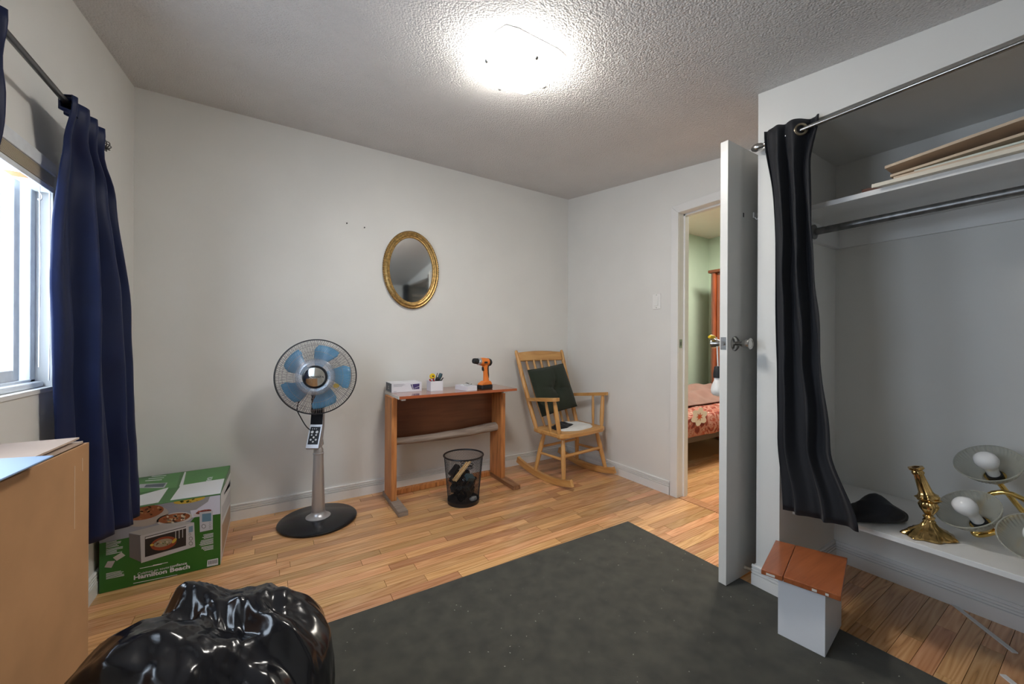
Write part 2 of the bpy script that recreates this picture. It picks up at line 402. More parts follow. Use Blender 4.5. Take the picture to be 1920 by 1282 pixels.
def curtain(name, m, label, edge0, edge1, xc, ztop, zbot, nf, amp, seed=0, sgn=1, group=None, head=.02, extra=None, thick=.003, nu=120, nv=60, taper=False):
    """edge0/edge1: key lists t->y of the two side edges, xc: t->x of the mid plane, amp: t->fold depth"""
    rs = random.Random(seed); ph = [rs.uniform(-.5, .5) for _ in range(3)]
    def fn(u, t):
        y0 = lerp(edge0, t); y1 = lerp(edge1, t)
        uu = u+.022*math.sin(2*PI*(u*2.3+t*.7+ph[0]))+.015*math.sin(9*t+7*u)
        a = lerp(amp, t)*((.35+.65*min(1, u*3)) if taper else 1)
        w_ = math.sin(2*PI*nf*uu+ph[1])+.32*math.sin(2*PI*nf*2*uu+ph[2]+2*t)
        if callable(xc): x = xc(u, t)
        else: x = lerp(xc, t)
        zb = zbot(u) if callable(zbot) else zbot
        z = ztop+(zb-ztop)*t
        v = Vector((x+a*w_, y0+(y1-y0)*u, z))
        v += Vector((.004*noise.noise(Vector((u*6, t*9, seed))), .006*noise.noise(Vector((u*6, t*9, seed+9))), 0))
        return extra(v, u, t) if extra else v
    o = build(name, B().grid(fn, nu, nv), m, smooth=True, solid=thick, angle=180)
    return tag(o, label, 'curtain', group)
def pocket_x(t): return .0195*(1-smooth(min(1, max(0, (t-.02)/.07))))
def rod_pocket(par, y0, y1, nf, seed):
    # the back layer of the gathered heading that wraps the rod
    def fn(u, v):
        w_ = math.sin(2*PI*nf*u+seed); z_ = rz_+.022-.052*v
        return Vector((rx-.0150+.0045*w_+(.028*(1-v/.12) if v < .12 else (.030*(v-.85)/.15 if v > .85 else 0)), y0+(y1-y0)*u, z_))
    build('rod_pocket', B().grid(fn, 80, 12), 'navy', par, smooth=True, solid=.002, angle=180)
def navy_x(u, t):
    k = smooth(min(1, t*3.2)); x0 = rx+(XL+.030-rx)*k; x1 = rx+.004+.012*t+.045*t
    return pocket_x(t)+(x0+(x1-x0)*min(1, u*1.6)**.8 if u < .625 else x1)
nc = curtain('window_curtain', 'navy', 'navy satin curtain with gathered top hanging next to the room corner',
        [(0, 1.825), (.03, 1.825), (.12, 1.868), (.3, 1.890), (1, 1.910)], [(0, 2.060), (.03, 2.060), (.15, 2.19), (.45, 2.28), (1, 2.315)],
        navy_x, rz_+.022, lambda u: .345+.012*math.sin(5*u), 3.2,
        [(0, .008), (.04, .008), (.12, .018), (.4, .030), (1, .030)], seed=3, taper=True)
rod_pocket(nc, 1.828, 2.058, 6, 1)
nc = curtain('window_curtain', 'navy', 'navy satin curtain hanging behind the tall brown cardboard box',
        [(0, 1.16), (.4, 1.10), (1, 1.10)], [(0, 1.440), (.03, 1.440), (.12, 1.49), (.3, 1.485), (1, 1.50)],
        lambda u, t: pocket_x(t)+rx-.038*smooth(min(1, t*1.7)), rz_+.022, .35, 5, [(0, .008), (.04, .008), (.3, .022), (.5, .012), (1, .012)], seed=5)
rod_pocket(nc, 1.161, 1.438, 9, 2)

# ================================================================== CEILING LAMP
ly, lx = 1.365, .875
lt = thing('ceiling_light', 'lit square frosted glass flush ceiling light with small chrome clips', 'ceiling light', (lx, ly, cz(ly)))
lt.rotation_euler = (math.atan(CS), 0, 0)
M['lampglass'] = mat('lit_frosted_glass', (.95, .95, .95), .3, emis=(1, .955, .89), estr=LAMP_STRENGTH)
def lampfn(u, v):
    x = (u-.5)*2; y_ = (v-.5)*2; r_ = .165
    k = 1-.10*(x*x*y_*y_)
    return Vector((x*r_*k, y_*r_*k, -.085+.045*max(x*x, y_*y_)**1.6*.9+.01*(x*x+y_*y_)))
build('glass_shade', B().grid(lampfn, 24, 24), 'lampglass', lt, smooth=True, solid=.005, local=True, angle=180)
build('canopy', B().prism([(x*.158, y_*.158, -.029) for x, y_ in ((1, .6), (.92, .92), (.6, 1), (-.6, 1), (-.92, .92), (-1, .6), (-1, -.6), (-.92, -.92), (-.6, -1), (.6, -1), (.92, -.92), (1, -.6))], (0, 0, .028)), 'plastic_white', lt, local=True, bevel=.006)
for a in range(4):
    dx, dy = [(1, 0), (0, 1), (-1, 0), (0, -1)][a]
    q = B().cyl((dx*.150, dy*.150, -.027), (dx*.150, dy*.150, -.062), .0035, n=8).sphere((dx*.145, dy*.145, -.064), .009, n=10, k=6)
    build('clip', q, 'dark_steel', lt, local=True, smooth=True)

# ================================================================== OVAL MIRROR
mx_, mz = .905, 1.658
mr = thing('oval_mirror', 'oval wall mirror in a gilt beaded frame', 'mirror', (mx_, YB, mz))
A_, C_ = .205, .285
def ell(a, ra, rc, d): return Vector((mx_+ra*math.cos(a), YB-d, mz+rc*math.sin(a)))
prof = [(.010, .001), (.012, .014), (.004, .022), (-.002, .020), (-.006, .023), (-.016, .026), (-.024, .023), (-.028, .017), (-.034, .016), (-.040, .009), (-.040, .001)]
n = 96; vs = []; fs = []
for i in range(n):
    a = 2*PI*i/n
    for (dr, d) in prof: vs.append(ell(a, A_+dr, C_+dr, d))
k = len(prof)
for i in range(n):
    for j in range(k):
        fs.append((i*k+j, ((i+1) % n)*k+j, ((i+1) % n)*k+(j+1) % k, i*k+(j+1) % k))
build('frame', B().add(vs, fs), 'gold', mr, smooth=True, angle=35)
bb = B()
for i in range(110): bb.sphere(ell(2*PI*i/110, A_+.008, C_+.008, .017), .0065, n=6, k=4)
M['dark_gold'] = mat('dark_gilt', (.26, .15, .05), .45, .7, var=.4, vscale=80)
build('beading', bb, 'dark_gold', mr, smooth=True)
bb = B()
for i in range(110): bb.sphere(ell(2*PI*i/110, A_-.036, C_-.036, .013), .0034, n=6, k=4)
build('beading', bb, 'dark_gold', mr, smooth=True)
build('glass', B().poly([ell(2*PI*i/n, A_-.037, C_-.037, .0085) for i in range(n)]), 'mirror', mr)

# nails left in the back wall
for (px_, py_), ds in (((650, 419), 'left-hand one of two'), ((683, 427), 'one nearer the mirror of two')):
    p = on('y', YB, px_, py_)
    tag(build('wall_nail', B().cyl((p.x, YB, p.z), (p.x, YB-.010, p.z), .0035, n=8).cyl((p.x, YB-.008, p.z), (p.x, YB-.011, p.z), .005, n=10), 'black'),
        'small dark nail in the back wall, '+ds, 'nail')

# light switch
sy_, szz = 1.886, 1.423
sw = thing('light_switch', 'white rocker light switch on the wall beside the doorway', 'switch', (XR, sy_, szz))
build('plate', B().box(XR-.006, XR, sy_-.036, sy_+.036, szz-.058, szz+.058), 'plastic_white', sw, bevel=.003)
build('rocker_surround', B().box(XR-.0075, XR-.005, sy_-.018, sy_+.018, szz-.035, szz+.035), 'plastic_white', sw)
build('rocker', B().prism([(XR-.007, sy_-.015, szz-.032), (XR-.012, sy_-.015, szz-.032), (XR-.008, sy_-.015, szz+.032), (XR-.007, sy_-.015, szz+.032)], (0, .030, 0)), 'plastic_white', sw, bevel=.001)
for s_ in (-1, 1): build('screw', B().cyl((XR-.005, sy_, szz+s_*.048), (XR-.0075, sy_, szz+s_*.048), .003, n=10), 'steel', sw)

# ================================================================== DOOR
dx0, dx1 = 1.745, XR-.006
dyn, dyf = .957, .992
d1 = struct('door_1', B().box(dx0, dx1, dyn, dyf, .012, 2.03), 'door', 'white flush door standing open against the closet', 'door', bevel=.0015)
def knob(y0, s_):
    kx, kz = 1.808, 1.108
    ro = build('knob_rose', B().lathe([(0, 0), (.034, 0), (.034, .003), (.026, .010), (.014, .012), (.0, .012)], 32, along((kx, y0, kz), (0, s_, 0))), 'steel', d1, smooth=True)
    build('knob', B().lathe([(.010, .008), (.010, .024), (.014, .030), (.021, .050), (.0245, .066), (.0245, .069), (.020, .070), (.019, .0685), (0, .0685)], 32, along((kx, y0, kz), (0, s_, 0))), 'steel', d1, smooth=True)
knob(dyn, -1); knob(dyf, 1)
build('latch_plate', B().box(dx0-.0012, dx0+.001, dyn+.005, dyf-.005, 1.080, 1.137), 'steel', d1)
build('latch_bolt', B().cyl((dx0+.002, (dyn+dyf)/2, 1.108), (dx0-.009, (dyn+dyf)/2, 1.108), .0085, n=14), 'chrome', d1)
p = on('y', dyn, 1394, 403)
build('dark_mark', B().box(p.x-.004, p.x+.004, dyn-.0008, dyn+.001, p.z-.010, p.z+.010), 'black', d1)  # small black mark on the near door face
p = on('y', dyn, 1415, 408)
hk = build('hook_rail', B().box(p.x-.018, p.x+.05, dyn-.006, dyn, p.z-.004, p.z+.022), 'white', d1, bevel=.002)
for k in range(3):
    build('hook', B().tube([(p.x-.008+k*.024, dyn-.004, p.z), (p.x-.008+k*.024, dyn-.012, p.z-.012), (p.x-.008+k*.024, dyn-.022, p.z-.012), (p.x-.008+k*.024, dyn-.024, p.z-.004)], .0028, 6), 'white', hk)
# door stop on the closet baseboard
p0 = Vector((1.905, YC+.0145, .055))
ds = thing('door_stop', 'small beige door stop between the door foot and the closet baseboard', 'door stop', p0)
build('stem', B().cyl(p0, p0+Vector((-.004, .040, -.004)), .006, n=12), mat('beige_wood', (.55, .43, .30), .6), ds, smooth=True)
build('tip', B().cyl(p0+Vector((-.0038, .038, -.0038)), p0+Vector((-.0045, .047, -.0045)), .008, n=12), mat('cream_rubber', (.6, .5, .38), .7), ds, smooth=True)

# bulb on a pigtail hung over the far door knob
kx, kz = 1.808, 1.108
pg = thing('pigtail_bulb', 'white bulb in a black socket hung by its wires from the door knob', 'light bulb', (1.81, 1.03, .88))
M['yellow'] = mat('yellow_plastic', (.80, .55, .02), .4)
bp_ = Vector((1.800, 1.030, 0))
build('wire', B().tube([(1.775, 1.045, 1.137), (1.790, 1.042, 1.139), (1.800, 1.038, 1.135), (1.798, 1.034, 1.10), (1.797, 1.031, 1.04), (1.799, 1.03, 1.0)], .003, 6), 'plastic_white', pg, smooth=True)
build('wire_connector', B().lathe([(0, 0), (.006, .002), (.009, .012), (.009, .030), (.006, .034), (0, .034)], 14, along((1.757, 1.047, 1.142), (1, -.1, -.12))), 'yellow', pg, smooth=True)
build('wire_connector', B().lathe([(0, 0), (.006, .002), (.009, .012), (.009, .026), (0, .028)], 14, along((1.762, 1.054, 1.139), (1, -.1, -.05))), 'yellow', pg, smooth=True)
build('socket', B().lathe([(.012, 1.0), (.017, .995), (.020, .972), (.021, .965), (.021, .945), (0, .945)], 20, Matrix.Translation((bp_.x, bp_.y, 0))), 'rubber', pg, smooth=True)
build('bulb', B().lathe([(.016, .946), (.018, .93), (.028, .905), (.031, .888), (.028, .870), (.018, .860), (0, .856)], 24, Matrix.Translation((bp_.x, bp_.y, 0))), 'plastic_white', pg, smooth=True)

# ================================================================== CLOSET
SHZ = 1.700
cs_ = thing('closet_shelf', 'white upper closet shelf above the hanging pipe', 'shelf', (2.2, .1, SHZ-.02))
build('board', B().box(1.95, XR-.001, YF+.081, .799, SHZ-.020, SHZ), 'white', cs_, bevel=.001)
build('cleat', B().box(XR-.019, XR-.001, YF+.081, .779, SHZ-.105, SHZ-.0205), 'white', cs_)
build('cleat', B().box(2.02, XR-.001, .780, .799, SHZ-.105, SHZ-.0205), 'white', cs_)
pr = thing('hanging_pipe', 'grey galvanised hanging pipe under the upper closet shelf', 'pipe', (2.15, .1, 1.63))
build('pipe', B().cyl((2.15, YF+.082, 1.632), (2.15, .778, 1.632), .016), 'dark_steel', pr, smooth=True)
build('flange', B().lathe([(.016, 0), (.034, 0), (.034, .006), (.02, .010), (.016, .010)], 20, along((2.15, .779, 1.632), (0, -1, 0))), 'dark_steel', pr, smooth=True)
BS = .400
bs = thing('closet_bottom_shelf', 'white low shelf in the closet that carries the brass lamps', 'shelf', (2.2, .1, BS-.02))
build('board', B().box(1.95, XR-.001, YF+.081, .799, BS-.019, BS), 'white', bs, bevel=.001)
build('cleat', B().box(2.0, XR-.001, .780, .799, BS-.06, BS-.0195), 'white', bs)
# curtain rod of the closet
crx, crz = 1.835, 1.985
cr = thing('closet_curtain_rod', 'thin steel curtain rod with egg shaped finial across the closet opening', 'curtain rod', (crx, .1, crz))
build('rod', B().cyl((crx, YF+.03, crz), (crx, .845, crz), .008), 'steel', cr, smooth=True)
build('finial', B().lathe([(.008, 0), (.011, .002), (.011, .008), (.007, .012), (.013, .020), (.0175, .035), (.0165, .048), (.010, .060), (0, .066)], 24, along((crx, .838, crz), (0, 1, 0))), 'steel', cr, smooth=True)
for yy in (.852, -.5): build('bracket', B().box(XC-.005, XC-.0002, yy-.01, yy+.01, crz-.02, crz+.02).box(crx, XC-.003, yy-.004, yy+.004, crz-.014, crz-.009), 'steel', cr)

def gather(v, u, t):
    # lower end is swept sideways and its hem laps over the front edge of the low shelf
    return v
cc = curtain('closet_curtain', 'black_cloth', 'long black grommet curtain gathered at the door end of the closet',
        [(0, .838), (.3, .812), (.8, .800), (1, .775)], [(0, .655), (.12, .672), (.35, .655), (.6, .632), (.82, .602), (1, .520)],
        lambda u, t: crx+(-.024+.050*smooth(min(1, max(0, (u-.50)/.38))))*(1-smooth(min(1, t*7)))+.012*smooth(t), crz+.045, lambda u: .402+.016*u, 2.8, [(0, .010), (.10, .020), (.3, .026), (.8, .022), (1, .014)], seed=11, thick=.002)
bb = B()
M['antique_ring'] = mat('bronze_ring', (.42, .36, .26), .3, 1)
gp = Vector((crx-.006, .708, crz)); gm = along(gp, (-.72, -.70, 0))
build('grommet', B().tube([gm @ Vector((.021*math.cos(a), .021*math.sin(a), 0)) for a in [2*PI*i/28 for i in range(28)]], .0052, 8, closed=True), 'antique_ring', cc, smooth=True)
curtain('closet_curtain', 'black_cloth', 'black grommet curtain at the end of the closet away from the door',
        [(0, -.30), (1, -.28)], [(0, -.50), (1, -.52)], [(0, crx), (1, crx)], crz+.045, .10, 3.5, [(0, .022), (1, .028)], seed=12, thick=.002, nu=80, nv=24)
# the tail of the curtain lying on the shelf: bundle
def tail(u, v):
    a = 2*PI*u; s_ = v
    c_ = Vector((1.975+.17*s_, .575-.10*s_+.0*s_, BS+.001)); r_ = (.036+.012*math.sin(PI*s_))*math.sin(PI*min(1, max(.02, s_*.96+.02)))**.45
    q = Vector((math.cos(a)*r_*.35, math.cos(a)*r_*1.25, (math.sin(a)*.9+.92)*r_))
    return c_+q*(1+.25*noise.noise(Vector((q.x*30+s_*3, q.y*30, q.z*30))))
build('curtain_tail', B().grid(tail, 40, 30), 'black_cloth', cc, smooth=True, angle=180)

# boards stored on the upper shelf
M['card'] = mat('raw_board', (.66, .52, .38), .7, var=.12, vscale=6)
M['cream'] = mat('cream_board', (.78, .72, .60), .6, var=.08, vscale=6)
M['palegreen'] = mat('pale_board', (.66, .70, .62), .6)
M['darkwood'] = mat('dark_wood', (.14, .045, .02), .5, var=.3, vscale=20)
def slab(name, label, pts, t, dx, m, tilt=0, em=None):
    """pts: two front-edge points (far end first); the board runs back into the shelf by dx"""
    a, c_ = [Vector(q) for q in pts]; e = Vector((dx, 0, tilt)); b_ = B().prism([a, c_, c_+e, a+e], (0, 0, t))
    o = build(name, b_, m, bevel=.0008); return tag(o, label, 'board', 'boards stored on the upper closet shelf')
ye = -.45
slab('wood_offcut', 'short dark brown wooden offcut on the upper closet shelf', [(1.985, .560, SHZ+.0005), (1.985, .482, SHZ+.0005)], .022, .07, 'darkwood')
tag(build('stored_board', B().prism([(x, y_, SHZ+.0005) for x, y_ in ((1.925, .515), (1.925, ye), (2.285, ye), (2.285, .475), (1.965, .475))], (0, 0, .014)), 'cream', bevel=.001), 'cream board lying lowest on the upper closet shelf with its edge overhanging', 'board', 'boards stored on the upper closet shelf')
slab('stored_board', 'tan edged board lying on the cream board of the upper closet shelf', [(1.930, .455, SHZ+.0150), (1.935, ye, SHZ+.0150)], .008, .34, 'card')
slab('stored_board', 'pale green board wedged between the boards on the upper closet shelf', [(1.945, .405, SHZ+.0240), (1.945, ye, SHZ+.040)], .007, .33, 'palegreen')
slab('stored_board', 'beige board tilted up below the topmost board of the closet shelf', [(1.955, .470, SHZ+.0330), (1.955, ye, SHZ+.098)], .009, .35, 'card')
slab('stored_board', 'topmost beige board tilted up on the closet shelf stack', [(1.955, .485, SHZ+.0700), (1.955, ye, SHZ+.165)], .010, .35, 'card')

# ---- bent brass candlestick on the low shelf
cb = on('z', BS, 1742, 1006); cx0, cy0 = cb.x, cb.y
ck = thing('candlestick', 'bent ornate brass candlestick on the low closet shelf', 'candlestick', (cx0, cy0, BS))
ang = math.atan2(-.53, .85)
def lob(a, z): return 1+.085*math.cos(7*a+.6)*max(0, 1-(z)/.05)+.03*math.cos(14*a)
Mb = Matrix.Translation((cx0, cy0, BS+.0005)) @ Matrix.Rotation(ang, 4, 'Z')
build('base', B().lathe([(.078, 0), (.083, .004), (.078, .011), (.066, .017), (.062, .023), (.046, .030), (.030, .040), (.021, .052), (.0165, .062), (0, .062)], 84, Mb, lob, .66), 'old_brass', ck, smooth=True, angle=60)
def lob2(a, z): return 1+.10*math.cos(6*a)
ax1 = (Vector((-.02, .035, 1))).normalized()
M1 = along((cx0, cy0, BS+.058), ax1)
build('stem', B().lathe([(.017, 0), (.012, .008), (.016, .016), (.010, .022), (.014, .030), (.022, .044), (.026, .058), (.021, .070), (.030, .078), (.034, .082), (.028, .087), (0, .087)], 48, M1, lob2), 'old_brass', ck, smooth=True, angle=60)
tp = M1 @ Vector((0, 0, .084)); ax2 = (Vector((-.10, .28, 1))).normalized()
M2 = along(tp, ax2)
build('candle_cup', B().lathe([(.031, 0), (.032, .005), (.024, .012), (.019, .022), (.0155, .06), (.0135, .085), (.018, .092), (.014, .100), (.022, .108), (.021, .113), (.011, .113), (.011, .10), (0, .10)], 48, M2, lob2), 'old_brass', ck, smooth=True, angle=60)

# ---- brass chandelier lying on the low shelf
M['shade'] = mat('ribbed_glass', (.50, .50, .43), .25, trans=.0, alpha=.5)
M['bulb'] = mat('opal_bulb', (.88, .88, .88), .18)
ch = thing('chandelier', 'brass chandelier with ribbed glass shades lying on the low closet shelf', 'chandelier', (2.2, .1, BS))
hub = Vector((2.20, -.02, BS+.115))
build('hub', B().lathe([(0, -.11), (.016, -.108), (.022, -.09), (.014, -.075), (.03, -.05), (.048, -.03), (.050, .0), (.040, .03), (.02, .045), (.03, .06), (.03, .075), (.014, .09), (.010, .14), (0, .14)], 32, along(hub, (.55, -.75, .30))), 'brass', ch, smooth=True)
def lamp(cpx, depth_x, nrm, R, arm):
    c_ = on('x', depth_x, *cpx); n_ = Vector(nrm).normalized(); m_ = along(c_-n_*.030, n_)
    def rib(a, z): return 1+.022*math.cos(48*a)*(1 if z > -.02 else 0)
    sh = build('lamp_shade', B().lathe([(R*.34, -.040), (R*.52, -.030), (R*.78, -.004), (R*.95, .022), (R, .030), (R*1.01, .032), (R*.985, .032), (R*.93, .023), (R*.76, -.002), (R*.50, -.027), (R*.33, -.037), (R*.34, -.040)], 96, m_, rib), 'shade', ch, smooth=True)
    build('shade_rim', B().tube([m_ @ Vector((R*math.cos(a), R*math.sin(a), .032)) for a in [2*PI*i/48 for i in range(48)]], .0022, 6, closed=True), 'shade', sh, smooth=True)
    build('socket_cup', B().lathe([(0, -.075), (.012, -.073), (.020, -.062), (.030, -.050), (.034, -.040), (.0, -.040)], 28, m_), 'brass', ch, smooth=True)
    build('socket', B().lathe([(.0215, -.040), (.0215, -.026), (.019, -.026), (0, -.028)], 20, m_), 'rubber', ch, smooth=True)
    build('bulb', B().lathe([(.0165, -.028), (.0175, .002), (.021, .014), (.029, .028), (.0325, .043), (.029, .060), (.018, .071), (0, .0755)], 28, m_), 'bulb', ch, smooth=True)
    s0 = m_ @ Vector((0, 0, -.072)); pts = [s0]
    for q in arm: pts.append(Vector(q))
    # smooth through points (Catmull-Rom)
    P = [pts[0]]+pts+[pts[-1]]; out = []
    for i in range(1, len(P)-2):
        for k in range(8):
            t = k/8; a, b_, c2, d_ = P[i-1], P[i], P[i+1], P[i+2]
            out.append(.5*((2*b_)+(c2-a)*t+(2*a-5*b_+4*c2-d_)*t*t+(3*b_-a-3*c2+d_)*t**3))
    out.append(pts[-1])
    build('arm', B().tube(out, .0085, 10), 'brass', ch, smooth=True)
lamp((1852, 868), 2.26, (-.50, .15, .62), .086, [(2.33, .17, .47), (2.30, .11, .54), (2.24, .03, .53), hub])
lamp((1814, 954), 2.12, (-.46, .30, .62), .086, [on('x', 2.17, 1826, 998), on('x', 2.17, 1838, 1003), on('x', 2.16, 1872, 994), on('x', 2.17, 1915, 968), hub])
build('arm', B().tube([on('x', 2.24, *q) for q in ((1832, 962), (1836, 946), (1846, 932), (1862, 924), (1880, 922), (1898, 926), (1920, 936), (1940, 950))], .0085, 10), 'brass', ch, smooth=True)
lamp((1950, 1010), 2.03, (-.55, .05, .62), .086, [(2.12, .02, .43), (2.14, -.02, .47), hub])
def scroll(p0, p1, bend, r_):
    p0 = Vector(p0); p1 = Vector(p1); pts = []
    for i in range(25):
        t = i/24; q = p0.lerp(p1, t); pts.append(q+Vector(bend)*math.sin(PI*t)+Vector((0, .02*math.sin(2*PI*t), .012*math.sin(3*PI*t))))
    return B().tube(pts, r_, 8)
build('scroll', scroll((2.20, .20, BS+.008), (2.22, .0, BS+.05), (.05, .02, .005), .005), 'brass', ch, smooth=True)
def rs2(c_, R0): return B().tube([Vector(c_)+Vector((R0*(1-i/44)*math.cos(i*.42), R0*(1-i/44)*math.sin(i*.42), .012+.0006*i)) for i in range(34)], .005, 8)
build('scroll', rs2((2.27, .115, BS), .05), 'brass', ch, smooth=True)

# ---- white box with the brown board on top
w0, w1_, w2 = on('z', 0.0035, 1458, 1192), on('z', .0035, 1547, 1236), on('z', 0.0, 1580, 1172)
e1 = (w2-w1_); e1.z = 0; e1 = e1.normalized()*.245; e2 = (w0-w1_); e2.z = 0
e2 = (e2-e1*(e2.dot(e1)/e1.length_squared)); e2 = e2.normalized()*.142
w1_.z = .0099
tag(build('white_box', B().prism([w1_, w1_+e1, w1_+e1+e2, w1_+e2], (0, 0, .226)), mat('white_laminate', (.80, .82, .86), .3), bevel=.001), 'upright white laminate box standing on the rug edge before the closet', 'box')
M['redveneer'] = wood('red_veneer', (.42, .13, .045), (.34, .095, .03), (3, 24, 24), .28, coat=.3, rings=2, bump=.05, dark=.85)
lz = .2365
q = [on('z', lz+.02, *pp) for pp in ((1457, 1010), (1589, 1045), (1577, 1117), (1427, 1066))]
q[0] = Vector((min(q[0].x, XC-.018), min(q[0].y, .82), 0))
for v in q: v.z = lz
ld = thing('veneer_panel', 'reddish brown veneer panel lying on the white box by the closet', 'panel', (sum(v.x for v in q)/4, sum(v.y for v in q)/4, lz))
f0 = q[0].lerp(q[1], .30); f1 = q[3].lerp(q[2], .30); g_ = (q[1]-q[0]).normalized()*.0015
build('board', B().prism([q[0], f0-g_, f1-g_, q[3]], (0, 0, .019)), 'redveneer', ld, bevel=.002)
build('board', B().prism([f0, q[1], q[2], f1], (0, 0, .019)), 'redveneer', ld, bevel=.002)
M['tape'] = mat('worn_edge', (.70, .68, .64), .6)
ex = (q[2]-q[3]).normalized(); nn_ = Vector((ex.y, -ex.x, 0))
for t0, t1 in ((.07, .19), (.66, .72), (.82, .86)):
    a = q[3].lerp(q[2], t0)+nn_*.0002; c_ = q[3].lerp(q[2], t1)+nn_*.0002
    build('worn_edge', B().prism([a+Vector((0, 0, .004)), c_+Vector((0, 0, .004)), c_+Vector((0, 0, .012)), a+Vector((0, 0, .012))], nn_*.0008), 'tape', ld)

# white strips lying on the closet floor
def strip(p0, p1, w_, lab):
    p0 = on('z', .0045, *p0); p1 = on('z', .0045, *p1); d_ = (p1-p0); s_ = Vector((d_.y, -d_.x, 0)).normalized()*w_
    for v in (p0, p1): v.z = .0006
    tag(build('trim_strip', B().prism([p0, p1, p1+s_, p0+s_], (0, 0, .005)), 'white', bevel=.0008), lab, 'trim strip')
strip((1783, 1132), (1898, 1222), -.017, 'long white trim strip lying on the floor under the closet shelf')
strip((1874, 1263), (1950, 1325), -.017, 'white trim strip lying beside the rug in front of the closet')

# ================================================================== RUG
rg = build('rug', B().grid(lambda u, v: Vector((-.06+(1.863+.06)*u, YF+.1+(1.655-.03*u-YF-.1)*v, .0065)), 20, 20), 'rug', solid=.006)
tag(rg, 'large dark olive rug with lint specks on the oak floor', 'rug')
lint = B(); rl = random.Random(4)
for i in range(170):
    x, y_ = rl.uniform(.15, 1.84), rl.uniform(.3, 1.6); s_ = rl.uniform(.0009, .0022); a = rl.uniform(0, PI)
    lint.obox(Matrix.Translation((x, y_, .0097)) @ Matrix.Rotation(a, 4, 'Z'), s_*rl.uniform(1, 3), s_, .0008)
lo = build('lint', lint, mat('lint', (.45, .44, .38), .9), rg); lo['kind'] = 'stuff'

# ================================================================== PEDESTAL FAN
fx, fy = .245, 2.648
fan = thing('pedestal_fan', 'pedestal fan with blue blades, silver pole and round black base', 'fan', (fx, fy, 0), math.radians(-14))
def fb_(name, b_, m_, par=None, **k): return build(name, b_, m_, par or fan, local=True, **k)
base_ = fb_('base', B().lathe([(0, .001), (.218, .001), (.222, .005), (.222, .012), (.214, .019), (.06, .026), (0, .026)], 72), 'black_satin', smooth=True)
fb_('base_collar', B().lathe([(.070, .0255), (.070, .029), (.055, .036), (.043, .048), (.039, .060), (0, .060)], 40), 'silver', smooth=True)
fb_('pole', B().lathe([(.0385, .058), (.037, .10), (.030, .36), (.0285, .415), (0, .415)], 40), 'silver', smooth=True)
fb_('pole_ring', B().lathe([(.0285, .412), (.031, .414), (.031, .420), (.0275, .422), (.0275, .440), (.022, .450), (.019, .455), (.022, .462), (.030, .470), (.026, .50), (0, .50)], 40), 'silver', smooth=True)
# slanted control head and neck band, section drawn in the fan's side view (y, z)
CHM = Matrix.Rotation(math.radians(-16), 4, 'Z')
sec = [(-.085, .470), (-.078, .462), (-.050, .468), (-.020, .520), (-.004, .585), (.0, .66), (.0, .80), (-.018, .80), (-.020, .665), (-.030, .600), (-.082, .478)]
hd = fb_('control_head', B().prism([(-.037, y_, z_) for y_, z_ in sec], (.074, 0, 0)).xf(CHM), 'silver', bevel=.004)
fb_('neck_band', B().prism([(-.0355, y_, z_) for y_, z_ in [(-.0315, .600), (-.0225, .665), (-.0205, .80), (-.0175, .80), (-.0175, .66), (-.027, .60)]], (.071, 0, 0)).xf(CHM), 'black_satin', bevel=.001)
pa, pb = Vector((0, -.0335, .594)), Vector((0, -.0815, .482)); pd = (pb-pa).normalized(); pn = Vector((0, pd.z, -pd.y)); pn = pn if pn.y < 0 else -pn
pmx = CHM @ frame((pa+pb)/2, (1, 0, 0), -pd, pn)
pl = fb_('control_panel', B().obox(pmx @ Matrix.Translation((0, .001, .0012)), .058, .104, .003), 'black_satin', hd, bevel=.0012)
M['button'] = mat('grey_button', (.62, .63, .66), .35)
for (bx_, by_, r_) in ((-.014, .022, .0085), (.014, .022, .0085), (-.014, .004, .005), (.012, .004, .005), (0, -.010, .006), (-.015, -.024, .006), (.015, -.024, .006), (0, -.036, .005), (-.016, .041, .003), (-.004, .041, .003), (.008, .041, .003)):
    fb_('button', B().lathe([(0, 0), (r_, 0), (r_*.9, .0016), (0, .002)], 16, pmx @ Matrix.Translation((bx_, by_, .0027))), 'button', pl, smooth=True)
# head
hz, hy = .897, -.085
HM = Matrix.Translation((0, hy, hz)) @ Matrix.Rotation(math.radians(-3), 4, 'X') @ frame((0, 0, 0), (1, 0, 0), (0, 0, 1), (0, -1, 0))   # local z = forward
fb_('motor_housing', B().lathe([(0, -.085), (.040, -.083), (.055, -.06), (.060, -.03), (.060, .0), (.03, .012), (0, .012)], 32, HM), 'black', smooth=True)
fb_('motor_mount', B().cyl((0, .0, .79), (0, -.02, .87), .024, n=16), 'black', smooth=True)
GR = .221
wires = B(); rear = B()
def gp_(r_, s_):
    t = r_/GR; return s_*(.050*(1-t**2.6)+.004)
for i in range(120):
    a = 2*PI*i/120; sw = .16
    pts = []
    for k in range(7):
        t = k/6; r_ = .085+(GR-.085)*t; aa = a+sw*(1-t); pts.append(HM @ Vector((r_*math.cos(aa), r_*math.sin(aa), gp_(r_, 1))))
    wires.tube(pts, .0013, 4, cap=False)
for i in range(72):
    a = 2*PI*i/72; pts = []
    for k in range(5):
        t = k/4; r_ = .060+(GR-.060)*t; pts.append(HM @ Vector((r_*math.cos(a), r_*math.sin(a), gp_(r_, -1)-.012)))
    rear.tube(pts, .0009, 4, cap=False)
def ring(r_, z_, rad, b_=None, nn=72): return (b_ or B()).tube([HM @ Vector((r_*math.cos(2*PI*i/nn), r_*math.sin(2*PI*i/nn), z_)) for i in range(nn)], rad, 8, closed=True)
ring(.150, gp_(.150, 1)-.001, .0011, wires); ring(.196, gp_(.196, 1)-.001, .0011, wires)
